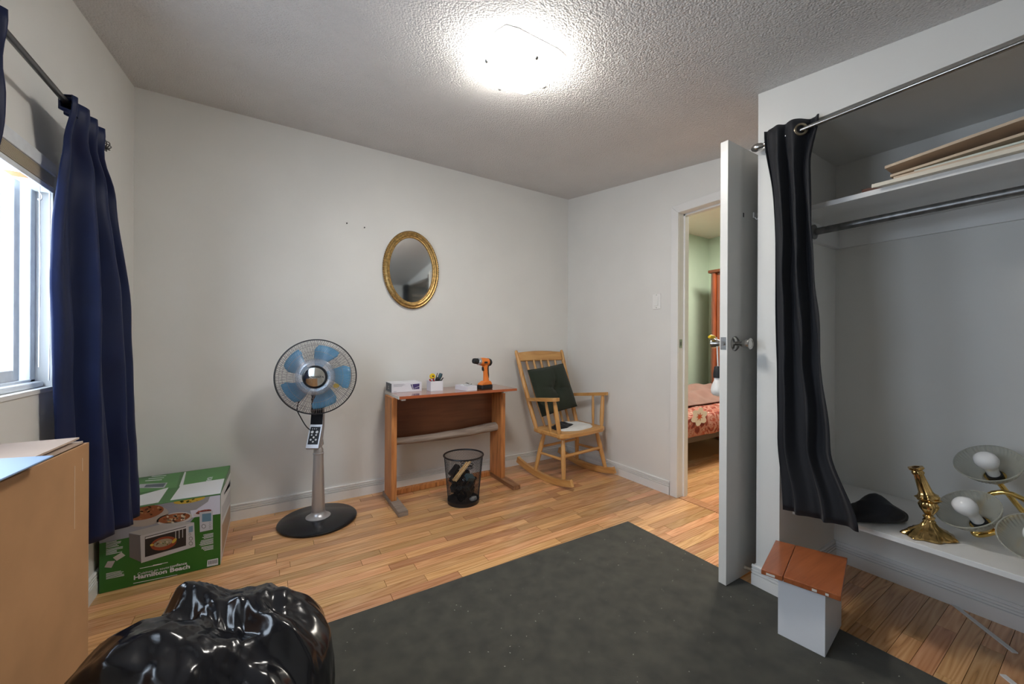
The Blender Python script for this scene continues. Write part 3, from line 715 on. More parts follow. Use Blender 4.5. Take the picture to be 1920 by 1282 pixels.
ring(.135, gp_(.135, -1)-.013, .0013, rear); ring(.190, gp_(.19, -1)-.013, .0013, rear)
M['wire'] = mat('grille_wire', (.34, .34, .36), .3, .9)
gf = fb_('front_grille', wires, 'wire', smooth=True); gf['kind'] = 'stuff'
gf2 = fb_('rear_grille', rear, 'wire', smooth=True); gf2['kind'] = 'stuff'
fb_('grille_rim', B().lathe([(GR-.003, -.009), (GR+.003, -.009), (GR+.004, 0), (GR+.003, .008), (GR-.003, .008), (GR-.003, -.009)], 96, HM), 'black', smooth=True)
M['clear'] = mat('clear_ring', (.62, .68, .78), .2, .3, alpha=.32)
fb_('grille_center_ring', B().lathe([(.080, .046), (.108, .040), (.108, .043), (.096, .050), (.082, .053), (.080, .046)], 64, HM), 'clear', smooth=True)
fb_('badge_ring', B().lathe([(.0, .040), (.064, .042), (.068, .050), (.066, .060), (.058, .062), (.056, .058), (0, .056)], 56, HM), 'black_satin', smooth=True)
fb_('badge_web', B().lathe([(.062, .044), (.085, .047), (.085, .050), (.062, .048), (.062, .044)], 56, HM), 'clear', smooth=True)
bd = fb_('badge', B().lathe([(.0575, .0575), (.055, .0605), (.03, .0625), (0, .063)], 56, HM), 'mirror', smooth=True)
tb = textmesh('ROWENTA', .017, .0004, 'CENTER', .0003)
fb_('lettering', tb.xf(HM @ Matrix.Translation((.006, -.006, .0635))), 'black', bd)
M['blade'] = mat('blue_blade', (.13, .46, .76), .2, alpha=.75)
for k in range(5):
    a0 = math.radians(81-72*k)
    def bl_(u, v):
        r_ = .052+.138*u; w_ = (.36+.09*u)*(1-.25*max(0, u-.8)/.2*abs(2*v-1)**2)
        a = a0+(v-.5)*2*w_-.22*u
        return HM @ Vector((r_*math.cos(a), r_*math.sin(a), -.004+.032*(v-.5)*(-1)+.006*math.sin(PI*v)))
    fb_('blade', B().grid(bl_, 10, 10), 'blade', smooth=True, solid=.0015, angle=180)
fb_('blade_hub', B().lathe([(0, -.012), (.056, -.012), (.056, .012), (.04, .022), (0, .024)], 40, HM), 'clear', smooth=True)
fb_('warning_tag', B().lathe([(0, 0), (.0165, 0), (.0165, .001), (0, .001)], 20, HM @ Matrix.Translation((.112, -.055, .030)), sy=.8), 'yellow')
cp = [HM @ Vector((-.02, -.05, -.06)), HM @ Vector((-.09, -.13, -.05)), Vector((-.115, -.02, .70)), Vector((-.095, -.01, .64)), Vector((-.065, -.02, .59)), Vector((-.035, -.035, .565))]
P = [cp[0]]+cp+[cp[-1]]; out = []
for i in range(1, len(P)-2):
    for k in range(6):
        t = k/6; a, b_, c2, d_ = P[i-1], P[i], P[i+1], P[i+2]
        out.append(.5*((2*b_)+(c2-a)*t+(2*a-5*b_+4*c2-d_)*t*t+(3*b_-a-3*c2+d_)*t**3))
fb_('power_cable', B().tube(out+[cp[-1]], .0032, 8), 'rubber', smooth=True)

# ================================================================== DESK
M['pine'] = wood('stained_pine', (.62, .26, .085), (.46, .17, .05), (16, 16, 1.4), .5, rings=6, bump=.2, dark=.45)
M['topwood'] = wood('desk_top_veneer', (.36, .11, .045), (.28, .075, .03), (2, 22, 22), .12, coat=.6, rings=3, bump=.03, dark=.8)
M['panelwood'] = wood('desk_panel', (.22, .075, .028), (.16, .05, .018), (1.6, 14, 14), .4, rings=3, bump=.05, dark=.8)
M['greywood'] = wood('weathered_rail', (.34, .27, .22), (.25, .19, .15), (2, 30, 30), .85, rings=5, bump=.5, dark=.6)
M['darkpine'] = wood('worn_pine', (.34, .17, .08), (.24, .11, .05), (16, 2, 16), .6, rings=5, bump=.3, dark=.5)
dk = thing('desk', 'narrow red brown wooden desk against the back wall', 'desk', (1.15, 2.68, 0))
DT = .750
build('desktop', B().box(.704, 1.615, 2.512, 2.868, DT-.019, DT), 'topwood', dk, bevel=.002)
build('edge_strip', B().box(.699, .7035, 2.512, 2.868, DT-.019, DT), 'tape', dk)
build('front_edge', B().box(.704, 1.615, 2.5095, 2.5118, DT-.018, DT-.001), mat('red_edge', (.42, .11, .04), .4), dk)
for x0 in (.682, 1.537):
    build('leg', B().box(x0, x0+.036, 2.615, 2.80, .033, DT-.0195), 'pine', dk, bevel=.002)
    build('foot', B().box(x0-.004, x0+.058, 2.425, 2.84, .001, .0325), 'greywood' if x0 < 1 else 'darkpine', dk, bevel=.003)
build('back_panel', B().box(.7185, 1.5365, 2.772, 2.786, .415, DT-.0195), 'panelwood', dk)
build('clip_block', B().box(.722, .748, 2.52, 2.55, DT-.030, DT-.0195), 'tape', dk)
build('clip_block', B().box(1.50, 1.535, 2.52, 2.55, DT-.030, DT-.0195), 'tape', dk)
def rail(u, v):
    a = 2*PI*u; x = .7188+(1.5364-.7188)*v
    r_ = 1+.10*noise.noise(Vector((math.cos(a)*1.5, math.sin(a)*1.5, x*9)))
    return Vector((x, 2.715+.052*math.cos(a)*r_, .418+(.022+.012*smooth(v))*math.sin(a)*r_+.012*math.sin(4*x)-.012+.022*v))
build('front_rail', B().grid(rail, 28, 60), 'greywood', dk, smooth=True, angle=180)
build('stretcher', B().box(.7185, 1.5365, 2.79, 2.835, .002, .036), 'pine', dk, bevel=.002)

# ---- things on the desk
M['print_grey'] = mat('grey_print', (.45, .46, .50), .5)
M['slate'] = mat('slate_card', (.10, .12, .15), .5)
M['whitecard'] = mat('white_card', (.80, .81, .86), .45)
M['violet'] = mat('violet_print', (.07, .05, .17), .35)
pA, pBx = on('z', DT, 734, 736.5), on('z', DT, 791, 733); pL = on('z', DT, 721, 730)
bx0, bx1, by0 = pA.x, pBx.x, (pA.y+pBx.y)/2-.0; by1 = by0+.155; bh = .066
rb = thing('product_carton', 'closed white product carton with grey end on the desk', 'carton', ((bx0+bx1)/2, (by0+by1)/2, DT))
z0 = DT+.0005
build('carton', B().box(bx0, bx1, by0, by1, z0, z0+bh), 'whitecard', rb, bevel=.001)
build('end_label', B().box(bx0-.0007, bx0-.0001, by0+.004, by1-.004, z0+.003, z0+bh-.004), 'slate', rb)
build('logo', B().box(bx0-.0012, bx0-.0006, (by0+by1)/2-.004, (by0+by1)/2+.004, z0+.030, z0+.043).box(bx0-.0012, bx0-.0006, (by0+by1)/2-.014, (by0+by1)/2+.014, z0+.020, z0+.024), 'plastic_white', rb)
ly_ = by0-.0005; W_ = bx1-bx0
for k, (a0, a1) in enumerate(((.06, .40), (.06, .44), (.06, .38), (.06, .34))): build('printed_line', B().box(bx0+W_*a0, bx0+W_*a1, ly_-.0004, ly_+.0003, z0+.056-.005*k, z0+.058-.005*k), 'print_grey', rb)
build('printed_line', B().box(bx0+W_*.06, bx0+W_*.16, ly_-.0004, ly_+.0003, z0+.006, z0+.009), 'print_grey', rb)
b = B().prism([(bx0+W_*.62, ly_+.0003, z0+.052), (bx0+W_*.92, ly_+.0003, z0+.055), (bx0+W_*.92, ly_+.0003, z0+.016), (bx0+W_*.68, ly_+.0003, z0+.016)], (0, -.0006, 0))
build('printed_picture', b, 'violet', rb)
build('printed_line', B().prism([(bx0+W_*.66, ly_-.0001, z0+.052), (bx0+W_*.68, ly_-.0001, z0+.052), (bx0+W_*.72, ly_-.0001, z0+.017), (bx0+W_*.70, ly_-.0001, z0+.017)], (0, -.0006, 0)).prism([(bx0+W_*.74, ly_-.0001, z0+.022), (bx0+W_*.92, ly_-.0001, z0+.034), (bx0+W_*.92, ly_-.0001, z0+.037), (bx0+W_*.74, ly_-.0001, z0+.024)], (0, -.0006, 0)), 'plastic_white', rb)

# open white carton holding hand tools
t0, t1 = on('z', DT, 805, 733), on('z', DT, 834.5, 733.5)
tx0, tx1, ty0 = t0.x, t1.x, (t0.y+t1.y)/2+.006; ty1 = ty0+.085; th_ = .072
tb_ = thing('tool_carton', 'open white carton full of hand tools on the desk', 'carton', ((tx0+tx1)/2, (ty0+ty1)/2, DT))
b = B(); e = .0015
b.box(tx0, tx1, ty0, ty1, z0, z0+e).box(tx0, tx0+e, ty0, ty1, z0+e, z0+th_).box(tx1-e, tx1, ty0, ty1, z0+e, z0+th_).box(tx0+e, tx1-e, ty0, ty0+e, z0+e, z0+th_).box(tx0+e, tx1-e, ty1-e, ty1, z0+e, z0+th_)
build('tray', b, 'whitecard', tb_)
build('flap', B().prism([(tx0, ty0, z0+th_), (tx0, ty1, z0+th_), (tx0-.012, ty1-.004, z0+th_+.004), (tx0-.012, ty0+.004, z0+th_+.004)], (0, 0, .0015)), 'whitecard', tb_)
tc = Vector(((tx0+tx1)/2, (ty0+ty1)/2, z0+.006))
M['teal'] = mat('teal_grip', (.05, .10, .12), .4); M['red'] = mat('red_grip', (.42, .04, .05), .4)
def tool(name, lab, cat, p0, p1, rads, m_, n=12):
    p0 = tc+Vector(p0); p1 = tc+Vector(p1); k = len(rads)
    return tag(build(name, B().tube([p0.lerp(p1, i/(k-1)) for i in range(k)], rads, n), m_, smooth=True, angle=60), lab, cat)
tool('screwdriver', 'dark teal handled screwdriver sticking out of the tool carton', 'screwdriver', (.006, .018, 0), (.046, -.008, .118), [.003, .003, .0035, .011, .014, .013, .015, .012], 'teal')
tool('hex_key', 'thin black rod angled out of the tool carton', 'rod', (-.004, .028, 0), (.030, .025, .120), [.003, .003, .0035, .0025], 'black')
tool('chisel', 'slim black tool leaning over the right rim of the tool carton', 'tool', (-.012, -.028, .012), (.058, -.018, .086), [.004, .004, .005, .005, .0035], 'black')
pk = tc+Vector((-.012, -.012, 0))
pl_ = thing('pliers', 'red handled pliers in the tool carton', 'pliers', pk)
build('handle', B().tube([pk+Vector((0, 0, .0)), pk+Vector((.004, 0, .05)), pk+Vector((-.006, -.004, .085))], [.005, .006, .0065], 10), 'red', pl_, smooth=True)
build('handle', B().tube([pk+Vector((-.006, 0, .0)), pk+Vector((-.016, .002, .05)), pk+Vector((-.030, .004, .080))], [.005, .006, .0065], 10), 'red', pl_, smooth=True)
yc = tc+Vector((-.014, .012, .098))
tm = thing('tape_measure', 'round yellow tape measure on top of the tool carton', 'tape measure', yc)
build('case', B().lathe([(0, -.010), (.018, -.010), (.021, -.006), (.021, .006), (.018, .010), (0, .010)], 24, along(yc, (.05, -1, .1))), 'yellow', tm, smooth=True)
build('cap', B().lathe([(0, .0095), (.006, .0095), (.006, .012), (0, .012)], 16, along(yc, (.05, -1, .1))), 'black', tm)
tag(build('tool_grip', B().sphere(tc+Vector((.016, -.014, .075)), .015, .015, .018), 'black', smooth=True), 'black knob of a tool poking above the carton rim', 'tool')

# shallow white box of wrapped screws
s0, s1, s2 = on('z', DT, 876, 733), on('z', DT, 897.5, 731), on('z', DT, 848.5, 726)
sx = (s1-s0); sx = Vector((sx.x, sx.y, 0)); sx = sx.normalized()*.082; sx = Vector((.082, .004, 0)); sy2 = Vector((-.030, .150, 0))
so = Vector((s0.x, s0.y, z0)); sh_ = .034
sb_ = thing('screw_carton', 'shallow open white carton with wrapped hardware on the desk', 'carton', so)
def quadbox(o, a, c_, z_, zz): return B().prism([o+Vector((0, 0, z_)), o+a+Vector((0, 0, z_)), o+a+c_+Vector((0, 0, z_)), o+c_+Vector((0, 0, z_))], (0, 0, zz-z_))
b = quadbox(so, sx, sy2, 0, .0015)
ux, uy = sx.normalized()*.0015, sy2.normalized()*.0015
for o_, a_, c_ in ((so, sx, uy), (so+sy2-uy, sx, uy), (so, ux, sy2), (so+sx-ux, ux, sy2)):
    q = quadbox(o_, a_, c_, .0015, sh_); b.add(q.v, q.f)
build('tray', b, 'whitecard', sb_)
M['poly'] = mat('clear_bag', (.78, .79, .80), .15, alpha=.7)
for k, (fu, fv, lab) in enumerate(((.35, .35, 'crumpled clear bag of hardware in front of the shallow carton'), (.55, .75, 'crumpled clear bag of hardware at the back of the shallow carton'))):
    cc_ = so+sx*fu+sy2*fv+Vector((0, 0, .022))
    b = B().sphere((0, 0, 0), .026, .026, .015, 16, 10); b.v = [cc_+v*(1+.5*noise.noise(v*70+Vector((k*5, 0, 0)))) for v in b.v]
    tag(build('hardware_bag', b, 'poly'), lab, 'bag')
for k in range(4):
    p = so+sx*(.25+.18*k)+sy2*(.12+.1*k)+Vector((0, 0, .037+.002*k)); a = k*1.1
    tag(build('wood_screw', B().tube([p, p+Vector((.016*math.cos(a), .016*math.sin(a), .006)), p+Vector((.030*math.cos(a), .030*math.sin(a), .010))], [.0008, .0022, .004], 8), 'steel', smooth=True), 'steel screw lying on the bags in the shallow carton', 'screw', 'screws in the shallow carton')

# cordless drill, local x = forward (chuck end)
dp = on('z', DT, 911, 729); dp = Vector((dp.x, dp.y+.02, DT+.0005))
dr = thing('cordless_drill', 'orange and black cordless drill standing on its battery on the desk', 'drill', dp, math.radians(193))
M['drill_orange'] = mat('orange_plastic', (.80, .22, .035), .4)
def D(name, b_, m_, **k): return build(name, b_, m_, dr, local=True, **k)
D('battery', B().prism([(-.050, -.036, 0), (.046, -.036, 0), (.056, -.026, 0), (.056, .026, 0), (.046, .036, 0), (-.050, .036, 0), (-.056, .028, 0), (-.056, -.028, 0)], (0, 0, .030)), 'rubber', bevel=.004)
D('battery_base', B().prism([(-.052, 0, .030), (.050, 0, .030), (.046, 0, .042), (.010, 0, .060), (-.036, 0, .060), (-.050, 0, .044)], (0, .058, 0)).xf(Matrix.Translation((0, -.029, 0))), 'drill_orange', bevel=.007, seg=3)
D('handle', B().tube([(-.014, 0, .055), (-.012, 0, .085), (-.010, 0, .12), (-.006, 0, .155), (-.004, 0, .185)], [.024, .021, .0195, .021, .026], 20, flat=1.0), 'drill_orange', smooth=True)
D('grip', B().tube([(-.022, 0, .080), (-.0195, 0, .10), (-.0165, 0, .13), (-.013, 0, .155), (-.012, 0, .18)], [.0165, .0195, .0195, .021, .024], 20), 'rubber', smooth=True)
D('trigger', B().prism([(.010, -.007, .135), (.024, -.007, .140), (.026, -.007, .165), (.012, -.007, .168)], (0, .014, 0)), 'black', bevel=.002)
bm_ = Matrix.Translation((0, 0, .205)) @ Matrix.Rotation(math.radians(-6), 4, 'Y') @ Matrix.Rotation(PI/2, 4, 'Y')
D('body', B().lathe([(0, -.060), (.016, -.058), (.026, -.050), (.031, -.030), (.032, .02), (.030, .040), (.027, .050), (0, .050)], 32, bm_), 'drill_orange', smooth=True)
D('rear_cap', B().lathe([(0, -.064), (.018, -.062), (.0275, -.052), (.0315, -.034), (.0325, -.026), (.0315, -.026)], 32, bm_), 'rubber', smooth=True)
D('gear_collar', B().lathe([(.027, .048), (.0275, .052), (.0275, .068), (.022, .072), (0, .072)], 32, bm_), 'silver', smooth=True)
D('chuck', B().lathe([(.018, .070), (.0215, .074), (.0215, .092), (.019, .094), (.019, .098), (.0215, .100), (.019, .112), (.010, .116), (.009, .112), (0, .112)], 24, bm_), 'rubber', smooth=True)
D('badge', B().box(.0, .030, -.0335, -.031, .196, .210).box(.0, .030, .031, .0335, .196, .210), 'black')

# ================================================================== MESH BIN AND WASTE
bc = on('z', 0, 871, 953); bnx, bny = bc.x+.040, bc.y+.105
R0, R1, BH = .105, .134, .325
bn = thing('waste_bin', 'black wire mesh waste bin standing before the desk', 'bin', (bnx, bny, 0))
def bl2(a, t): r_ = R0+(R1-R0)*t; return Vector((bnx+r_*math.cos(a), bny+r_*math.sin(a), .012+t*(BH-.016)))
b = B(); nw = 74
for i in range(nw):
    for s_ in (1, -1):
        b.tube([bl2(2*PI*i/nw+s_*k*.135, k/10) for k in range(11)], .00075, 3, cap=False)
mo = build('mesh_wall', b, 'rubber', bn); mo['kind'] = 'stuff'
build('rim', B().tube([(bnx+(R1+.002)*math.cos(2*PI*i/64), bny+(R1+.002)*math.sin(2*PI*i/64), BH) for i in range(64)], .0055, 8, closed=True), 'black', bn, smooth=True)
build('foot_ring', B().lathe([(R0-.001, .001), (R0+.003, .001), (R0+.006, .026), (R0+.004, .026), (R0-.001, .004), (R0-.001, .001)], 64, Matrix.Translation((bnx, bny, 0))), 'black', bn, smooth=True)
build('bottom', B().lathe([(0, .004), (R0-.002, .004), (R0-.002, .006), (0, .006)], 48, Matrix.Translation((bnx, bny, 0))), 'black', bn)
def lump(name, lab, cat, c_, rx_, ry_, rz2, m_, amp=.35, fr=22, seed=0, n=40, k=26, sm=True):
    b_ = B().sphere((0, 0, 0), rx_, ry_, rz2, n, k); c_ = Vector(c_)
    b_.v = [c_+v*(1+amp*noise.noise(v*fr+Vector((seed, 0, 0)))+amp*.4*noise.noise(v*fr*2.7+Vector((0, seed, 0)))) for v in b_.v]
    return tag(build(name, b_, m_, smooth=sm), lab, cat)
M['bagplastic'] = mat('black_polythene', (.008, .008, .010), .16, var=.2, bump=.25, bscale=35)
lump('crumpled_bag', 'crumpled black plastic filling the mesh bin', 'plastic bag', (bnx-.004, bny+.006, .118), .086, .086, .085, 'bagplastic', .45, 24, 3)
lump('crumpled_paper', 'crumpled grey paper at the bottom of the mesh bin', 'paper', (bnx+.046, bny-.060, .034), .026, .017, .018, mat('grey_paper', (.42, .42, .42), .8), .25, 30, 8, 24, 16)
tiltm = Matrix.Translation((bnx-.040, bny-.030, .215)) @ Matrix.Rotation(math.radians(18), 4, 'Z') @ Matrix.Rotation(math.radians(-36), 4, 'Y')
tag(build('wooden_slat', B().obox(tiltm @ Matrix.Translation((.02, -.012, 0)), .170, .016, .010), mat('pale_pine', (.72, .50, .26), .7, var=.15, vscale=30)), 'pale pine slat with squared end leaning in the mesh bin, front one of two', 'wooden slat')
tag(build('wooden_slat', B().obox(tiltm @ Matrix.Translation((.012, .007, 0)), .160, .016, .010), mat('yellow_pine', (.66, .42, .18), .7, var=.15, vscale=30)), 'yellower pine slat leaning in the mesh bin behind the paler one', 'wooden slat')
tag(build('adapter_box', B().obox(Matrix.Translation((bnx-.062, bny+.015, .225)) @ Matrix.Rotation(math.radians(20), 4, 'Z') @ Matrix.Rotation(math.radians(-35), 4, 'Y'), .085, .04, .026), 'black', bevel=.003), 'long black power adapter leaning in the mesh bin', 'adapter')
tag(build('adapter_box', B().obox(Matrix.Translation((bnx+.014, bny-.068, .186)) @ Euler((.5, .25, .2)).to_matrix().to_4x4(), .06, .045, .03), M['teal'], bevel=.003), 'dark blue grey charger lying on the black plastic in the mesh bin', 'adapter')
rc = random.Random(9)
for k in range(3):
    ph = rc.uniform(0, 6); pts = []
    for i in range(46):
        t = i/45; a = ph+t*13
        r_ = .030+.014*math.sin(3*t*PI+k)
        pts.append((bnx+.042+r_*math.cos(a), bny+.036+r_*math.sin(a), .214+.017*k+.009*t+.003*math.sin(9*t+k)))
    tag(build('tangled_cable', B().tube(pts, .0022, 6), 'rubber', smooth=True), 'tangled thin black cable coiled on top of the mesh bin waste', 'cable', 'cables in the mesh bin')

# ================================================================== ROCKING CHAIR
M['beech'] = wood('golden_beech', (.66, .37, .13), (.56, .28, .085), (14, 14, 1.6), .38, coat=.2, rings=4, bump=.08, dark=.8)
M['beech_x'] = wood('golden_beech_cross', (.66, .37, .13), (.56, .28, .085), (1.6, 14, 14), .38, coat=.2, rings=4, bump=.08, dark=.8)
M['beech_y'] = wood('golden_beech_depth', (.66, .37, .13), (.56, .28, .085), (14, 1.6, 14), .38, coat=.2, rings=4, bump=.08, dark=.8)
chx, chy, chr_ = 2.112, 2.462, .095
rch = thing('rocking_chair', 'golden wooden rocking chair in the room corner', 'rocking chair', (chx, chy, 0), chr_)
def R(name, b_, m_='beech', **k): return build(name, b_, m_, rch, local=True, **k)
SZ = .403
seat = [(-.262, -.150), (-.20, -.185), (0, -.195), (.20, -.185), (.262, -.150), (.268, .12), (.25, .175), (-.25, .175), (-.268, .12)]
R('seat', B().prism([(x, y_, SZ-.034) for x, y_ in seat], (0, 0, .034)), 'beech_x', bevel=.009, seg=3)
R('seat_batten', B().box(-.23, .23, -.135, -.085, SZ-.050, SZ-.0345), 'beech_x', bevel=.003)
R('seat_batten', B().box(-.23, .23, .075, .125, SZ-.050, SZ-.0345), 'beech_x', bevel=.003)
RK = 1.15   # rocker radius
def rk_z(y_): return RK-math.sqrt(RK*RK-(y_-.02)**2)
legs = {}
for s_ in (-1, 1):
    f_t, f_b = Vector((s_*.200, -.118, SZ-.050)), Vector((s_*.244, -.172, .050+rk_z(-.172)))
    r_t, r_b = Vector((s_*.196, .105, SZ-.050)), Vector((s_*.248, .150, .050+rk_z(.15)))
    for nm, a, c_ in (('f', f_t, f_b), ('r', r_t, r_b)):
        pts = [a.lerp(c_, t) for t in (0, .15, .4, .7, 1)]
        R('leg', B().tube(pts, [.0145, .017, .0195, .0175, .0155], 16), 'beech', smooth=True); legs[(s_, nm)] = (a, c_)
    # rocker
    up, lo = [], []
    for i in range(25):
        y_ = -.275+.665*i/24; up.append((y_, rk_z(y_)+.050)); lo.append((y_, rk_z(y_)+.001))
    up[0] = (up[0][0]+.022, up[0][1]); up[-1] = (up[-1][0]-.016, up[-1][1])
    xo = s_*.250
    R('rocker', B().prism([(xo-.0125, y_, z_) for y_, z_ in lo+up[::-1]], (.025, 0, 0)), 'beech_y', bevel=.003)
def between(p_, t): return p_[0].lerp(p_[1], t)
for s_ in (-1, 1): R('stretcher', B().cyl(between(legs[(s_, 'f')], .52), between(legs[(s_, 'r')], .52), .0105, n=14), 'beech_y', smooth=True)
R('stretcher', B().cyl(between(legs[(-1, 'f')], .44), between(legs[(1, 'f')], .44), .0125, n=14), 'beech_x', smooth=True)
R('stretcher', B().cyl(between(legs[(-1, 'r')], .36), between(legs[(1, 'r')], .36), .0105, n=14), 'beech_x', smooth=True)
# back
def back(t, x): return Vector((x, .150+(.385-.150)*t+.006*math.sin(PI*t), SZ-.01+(1.045-SZ)*t))
for s_ in (-1, 1):
    R('back_post', B().tube([back(t, s_*(.240+.036*t)) for t in (0, .1, .3, .6, .85, .97, 1.0)], [.0155, .018, .020, .019, .0175, .016, .010], 16), 'beech', smooth=True)
def crest(u, v):
    x = -.262+.524*u; t = .855+.115*v+.018*math.sin(PI*u)*v; q = back(t, x); return q+Vector((0, .022*math.sin(PI*u), 0))
R('crest_rail', B().grid(crest, 24, 8), 'beech_x', solid=.019, smooth=True, angle=30)
for k in range(5):
    x = -.168+.084*k
    R('spindle', B().tube([back(t, x*(.86+.2*t))+Vector((0, .018*math.sin(PI*(.5+x))*t, 0)) for t in (0, .25, .5, .75, .87)], [.010, .0125, .0135, .012, .009], 12), 'beech', smooth=True)
AZ = .648
for s_ in (-1, 1):
    arm = [(s_*.262, .235), (s_*.275, .10), (s_*.290, -.03), (s_*.292, -.125), (s_*.288, -.150)]
    wds = [.014, .019, .025, .026, .018]
    top_ = [(x-w_, y_) for (x, y_), w_ in zip(arm, wds)]+[(x+w_, y_) for (x, y_), w_ in list(zip(arm, wds))[::-1]]
    R('armrest', B().prism([(x, y_, AZ-.005-.12*y_) for x, y_ in top_], (0, 0, .026)), 'beech_y', bevel=.008, seg=3)
    R('arm_post', B().tube([Vector((s_*.248, -.128, SZ-.004)).lerp(Vector((s_*.285, -.110, AZ+.009)), t) for t in (0, .15, .5, .85, 1)], [.013, .017, .0185, .016, .012], 14), 'beech', smooth=True)
    R('arm_spindle', B().tube([Vector((s_*.250, -.035, SZ-.004)).lerp(Vector((s_*.280, -.005, AZ-.003)), t) for t in (0, .15, .5, .85, 1)], [.009, .011, .0125, .011, .009], 12), 'beech', smooth=True)

CM = Matrix.Translation((chx, chy, 0)) @ Matrix.Rotation(chr_, 4, 'Z')
# green tufted cushion leaning on the back
M['green_cloth'] = mat('dark_green_corduroy', (.016, .024, .013), .85, sheen=.1, var=.2, bump=.3, bscale=250)
def cushion(u, v, side):
    x = (u-.5)*2; y_ = (v-.5)*2; h_ = .198
    pin = 1-.045*(1-x*x)*abs(y_)**3
    edge = (1-abs(x)**3.2)*(1-abs(y_)**3.2); r_ = math.hypot(x, y_)
    puff = .058*max(0, edge)**.55*(1-.75*math.exp(-(r_/.22)**2))
    crease = .012*math.exp(-(abs(math.sin(2*math.atan2(y_, x)+.4))/.18)**2)*math.exp(-((r_-.35)/.35)**2)
    return Vector((x*h_*1.08*(1-.03*(1-y_*y_)), y_*h_*(1-.03*(1-x*x)), side*(max(puff-crease, .0)+.004)))
pc = back(.49, -.034)+Vector((0, -.100, 0)); bdir = (back(.8, 0)-back(.2, 0)).normalized()
bn_ = Vector((0, -bdir.z, bdir.y))
cush = CM @ frame(pc, (1, 0, 0), bdir, Vector((1, 0, 0)).cross(bdir)) @ Matrix.Rotation(math.radians(6), 4, 'Z')
b = B().grid(lambda u, v: cush @ cushion(u, v, 1), 40, 40); b.grid(lambda u, v: cush @ cushion(u, v, -1), 40, 40)
edge_pts = []
for a, c_ in (((0, 0), (1, 0)), ((1, 0), (1, 1)), ((1, 1), (0, 1)), ((0, 1), (0, 0))):
    for i in range(12): t = i/12; q = cushion(a[0]+(c_[0]-a[0])*t, a[1]+(c_[1]-a[1])*t, 1); q.z = 0; edge_pts.append(cush @ q)
cu = thing('seat_cushion', 'dark green tufted cushion leaning in the rocking chair', 'cushion', cush.translation)
build('cover', b, 'green_cloth', cu, smooth=True, angle=70)
build('piping', B().tube(edge_pts, .0055, 8, closed=True), 'green_cloth', cu, smooth=True)
build('button', B().sphere(cush @ Vector((0, 0, .016)), .009), 'green_cloth', cu, smooth=True)
# white folded pad on the seat
PX, PY, PRX, PRY = .018, -.012, .188, .132
def pad_edge(a): return 1+.05*math.cos(3*a+1)+.03*math.cos(7*a)
def pad_h(r_, a):
    z_ = .018+.007*noise.noise(Vector((r_*math.cos(a)*3, r_*math.sin(a)*3, 2)))+.014*math.exp(-((r_*math.sin(a)-.45)/.2)**2)
    return z_*(1-min(1, r_)**6*.8)
def pad(u, v):
    a = 2*PI*u; r_ = min(1, v*2); k_ = pad_edge(a); z_ = pad_h(r_, a) if v <= .5 else 0
    return CM @ Vector((PX+PRX*r_*k_*math.cos(a), PY+PRY*r_*k_*math.sin(a), SZ+.0005+z_))
M['white_cloth'] = mat('white_knit', (.74, .74, .72), .85, bump=.6, bscale=160, var=.06)
tag(build('seat_pad', B().grid(pad, 60, 20), 'white_cloth', smooth=True, angle=180), 'rumpled white pad lying on the rocking chair seat', 'seat pad')
def blk(u, v):
    a = 2*PI*u; r_ = min(1, v*1.25)
    x = -.085+.088*r_*(1+.22*math.cos(2*a+.4)+.16*math.cos(3*a+1)+.08*math.cos(7*a))*math.cos(a); y_ = .010+.076*r_*(1+.18*math.cos(3*a))*math.sin(a)
    px_ = (x-PX)/PRX; py_ = (y_-PY)/PRY; pa_ = math.atan2(py_, px_); pr_ = math.hypot(px_, py_)/pad_edge(pa_)
    base = pad_h(pr_, pa_) if pr_ < 1 else .0036*max(0, 1-(pr_-1)*6)
    t_ = .0115*(1-r_**5)+.003*noise.noise(Vector((r_*math.cos(a)*4, r_*math.sin(a)*4, 0))) if v < .8 else 0
    return CM @ Vector((x, y_, SZ+.0015+base+max(0, t_)))
tag(build('black_cloth', B().grid(blk, 40, 12), 'black_cloth', smooth=True, angle=180), 'small folded black cloth lying on the white chair pad', 'cloth')

# ================================================================== GREEN OVEN BOX
gx0, gx1, gy0, gy1, gh = -.650+.012, -.214, 2.372, 2.884, .352
M['box_green'] = mat('glossy_green_card', (.030, .150, .022), .28, var=.08)
M['box_green2'] = mat('lighter_green_card', (.055, .230, .040), .28, var=.08)
M['card_white'] = mat('gloss_white_card', (.72, .73, .76), .3)
gb = thing('oven_carton', 'green toaster oven carton in the room corner under the navy curtain', 'carton', ((gx0+gx1)/2, (gy0+gy1)/2, 0))
build('carton', B().box(gx0, gx1, gy0, gy1, .001, gh), 'box_green', gb, bevel=.0015)
FY = gy0-.0003
lay = [0]
def printed(name, pts, m_, face='f', lv=1, par=None):
    """flat print: pts are photo pixels read on the face they are printed on"""
    if face == 'f': q = [on('y', gy0, *p_) for p_ in pts]; q = [Vector((min(max(v.x, gx0+.001), gx1-.001), FY, min(max(v.z, .002), gh-.001))) for v in q]; off = Vector((0, -.00035*lv, 0))
    elif face == 't': q = [on('z', gh, *p_) for p_ in pts]; q = [Vector((min(max(v.x, gx0+.001), gx1-.001), min(max(v.y, gy0+.001), gy1-.001), gh+.0002)) for v in q]; off = Vector((0, 0, .00035*lv))
    else: q = [on('x', gx1, *p_) for p_ in pts]; q = [Vector((gx1+.0002, min(max(v.y, gy0+.001), gy1-.001), min(max(v.z, .002), gh-.001))) for v in q]; off = Vector((.00035*lv, 0, 0))
    return build(name, B().prism(q, off), m_, par or gb)
def flat(c_, r_=.4, **k): return mat('print', c_, r_, **k)
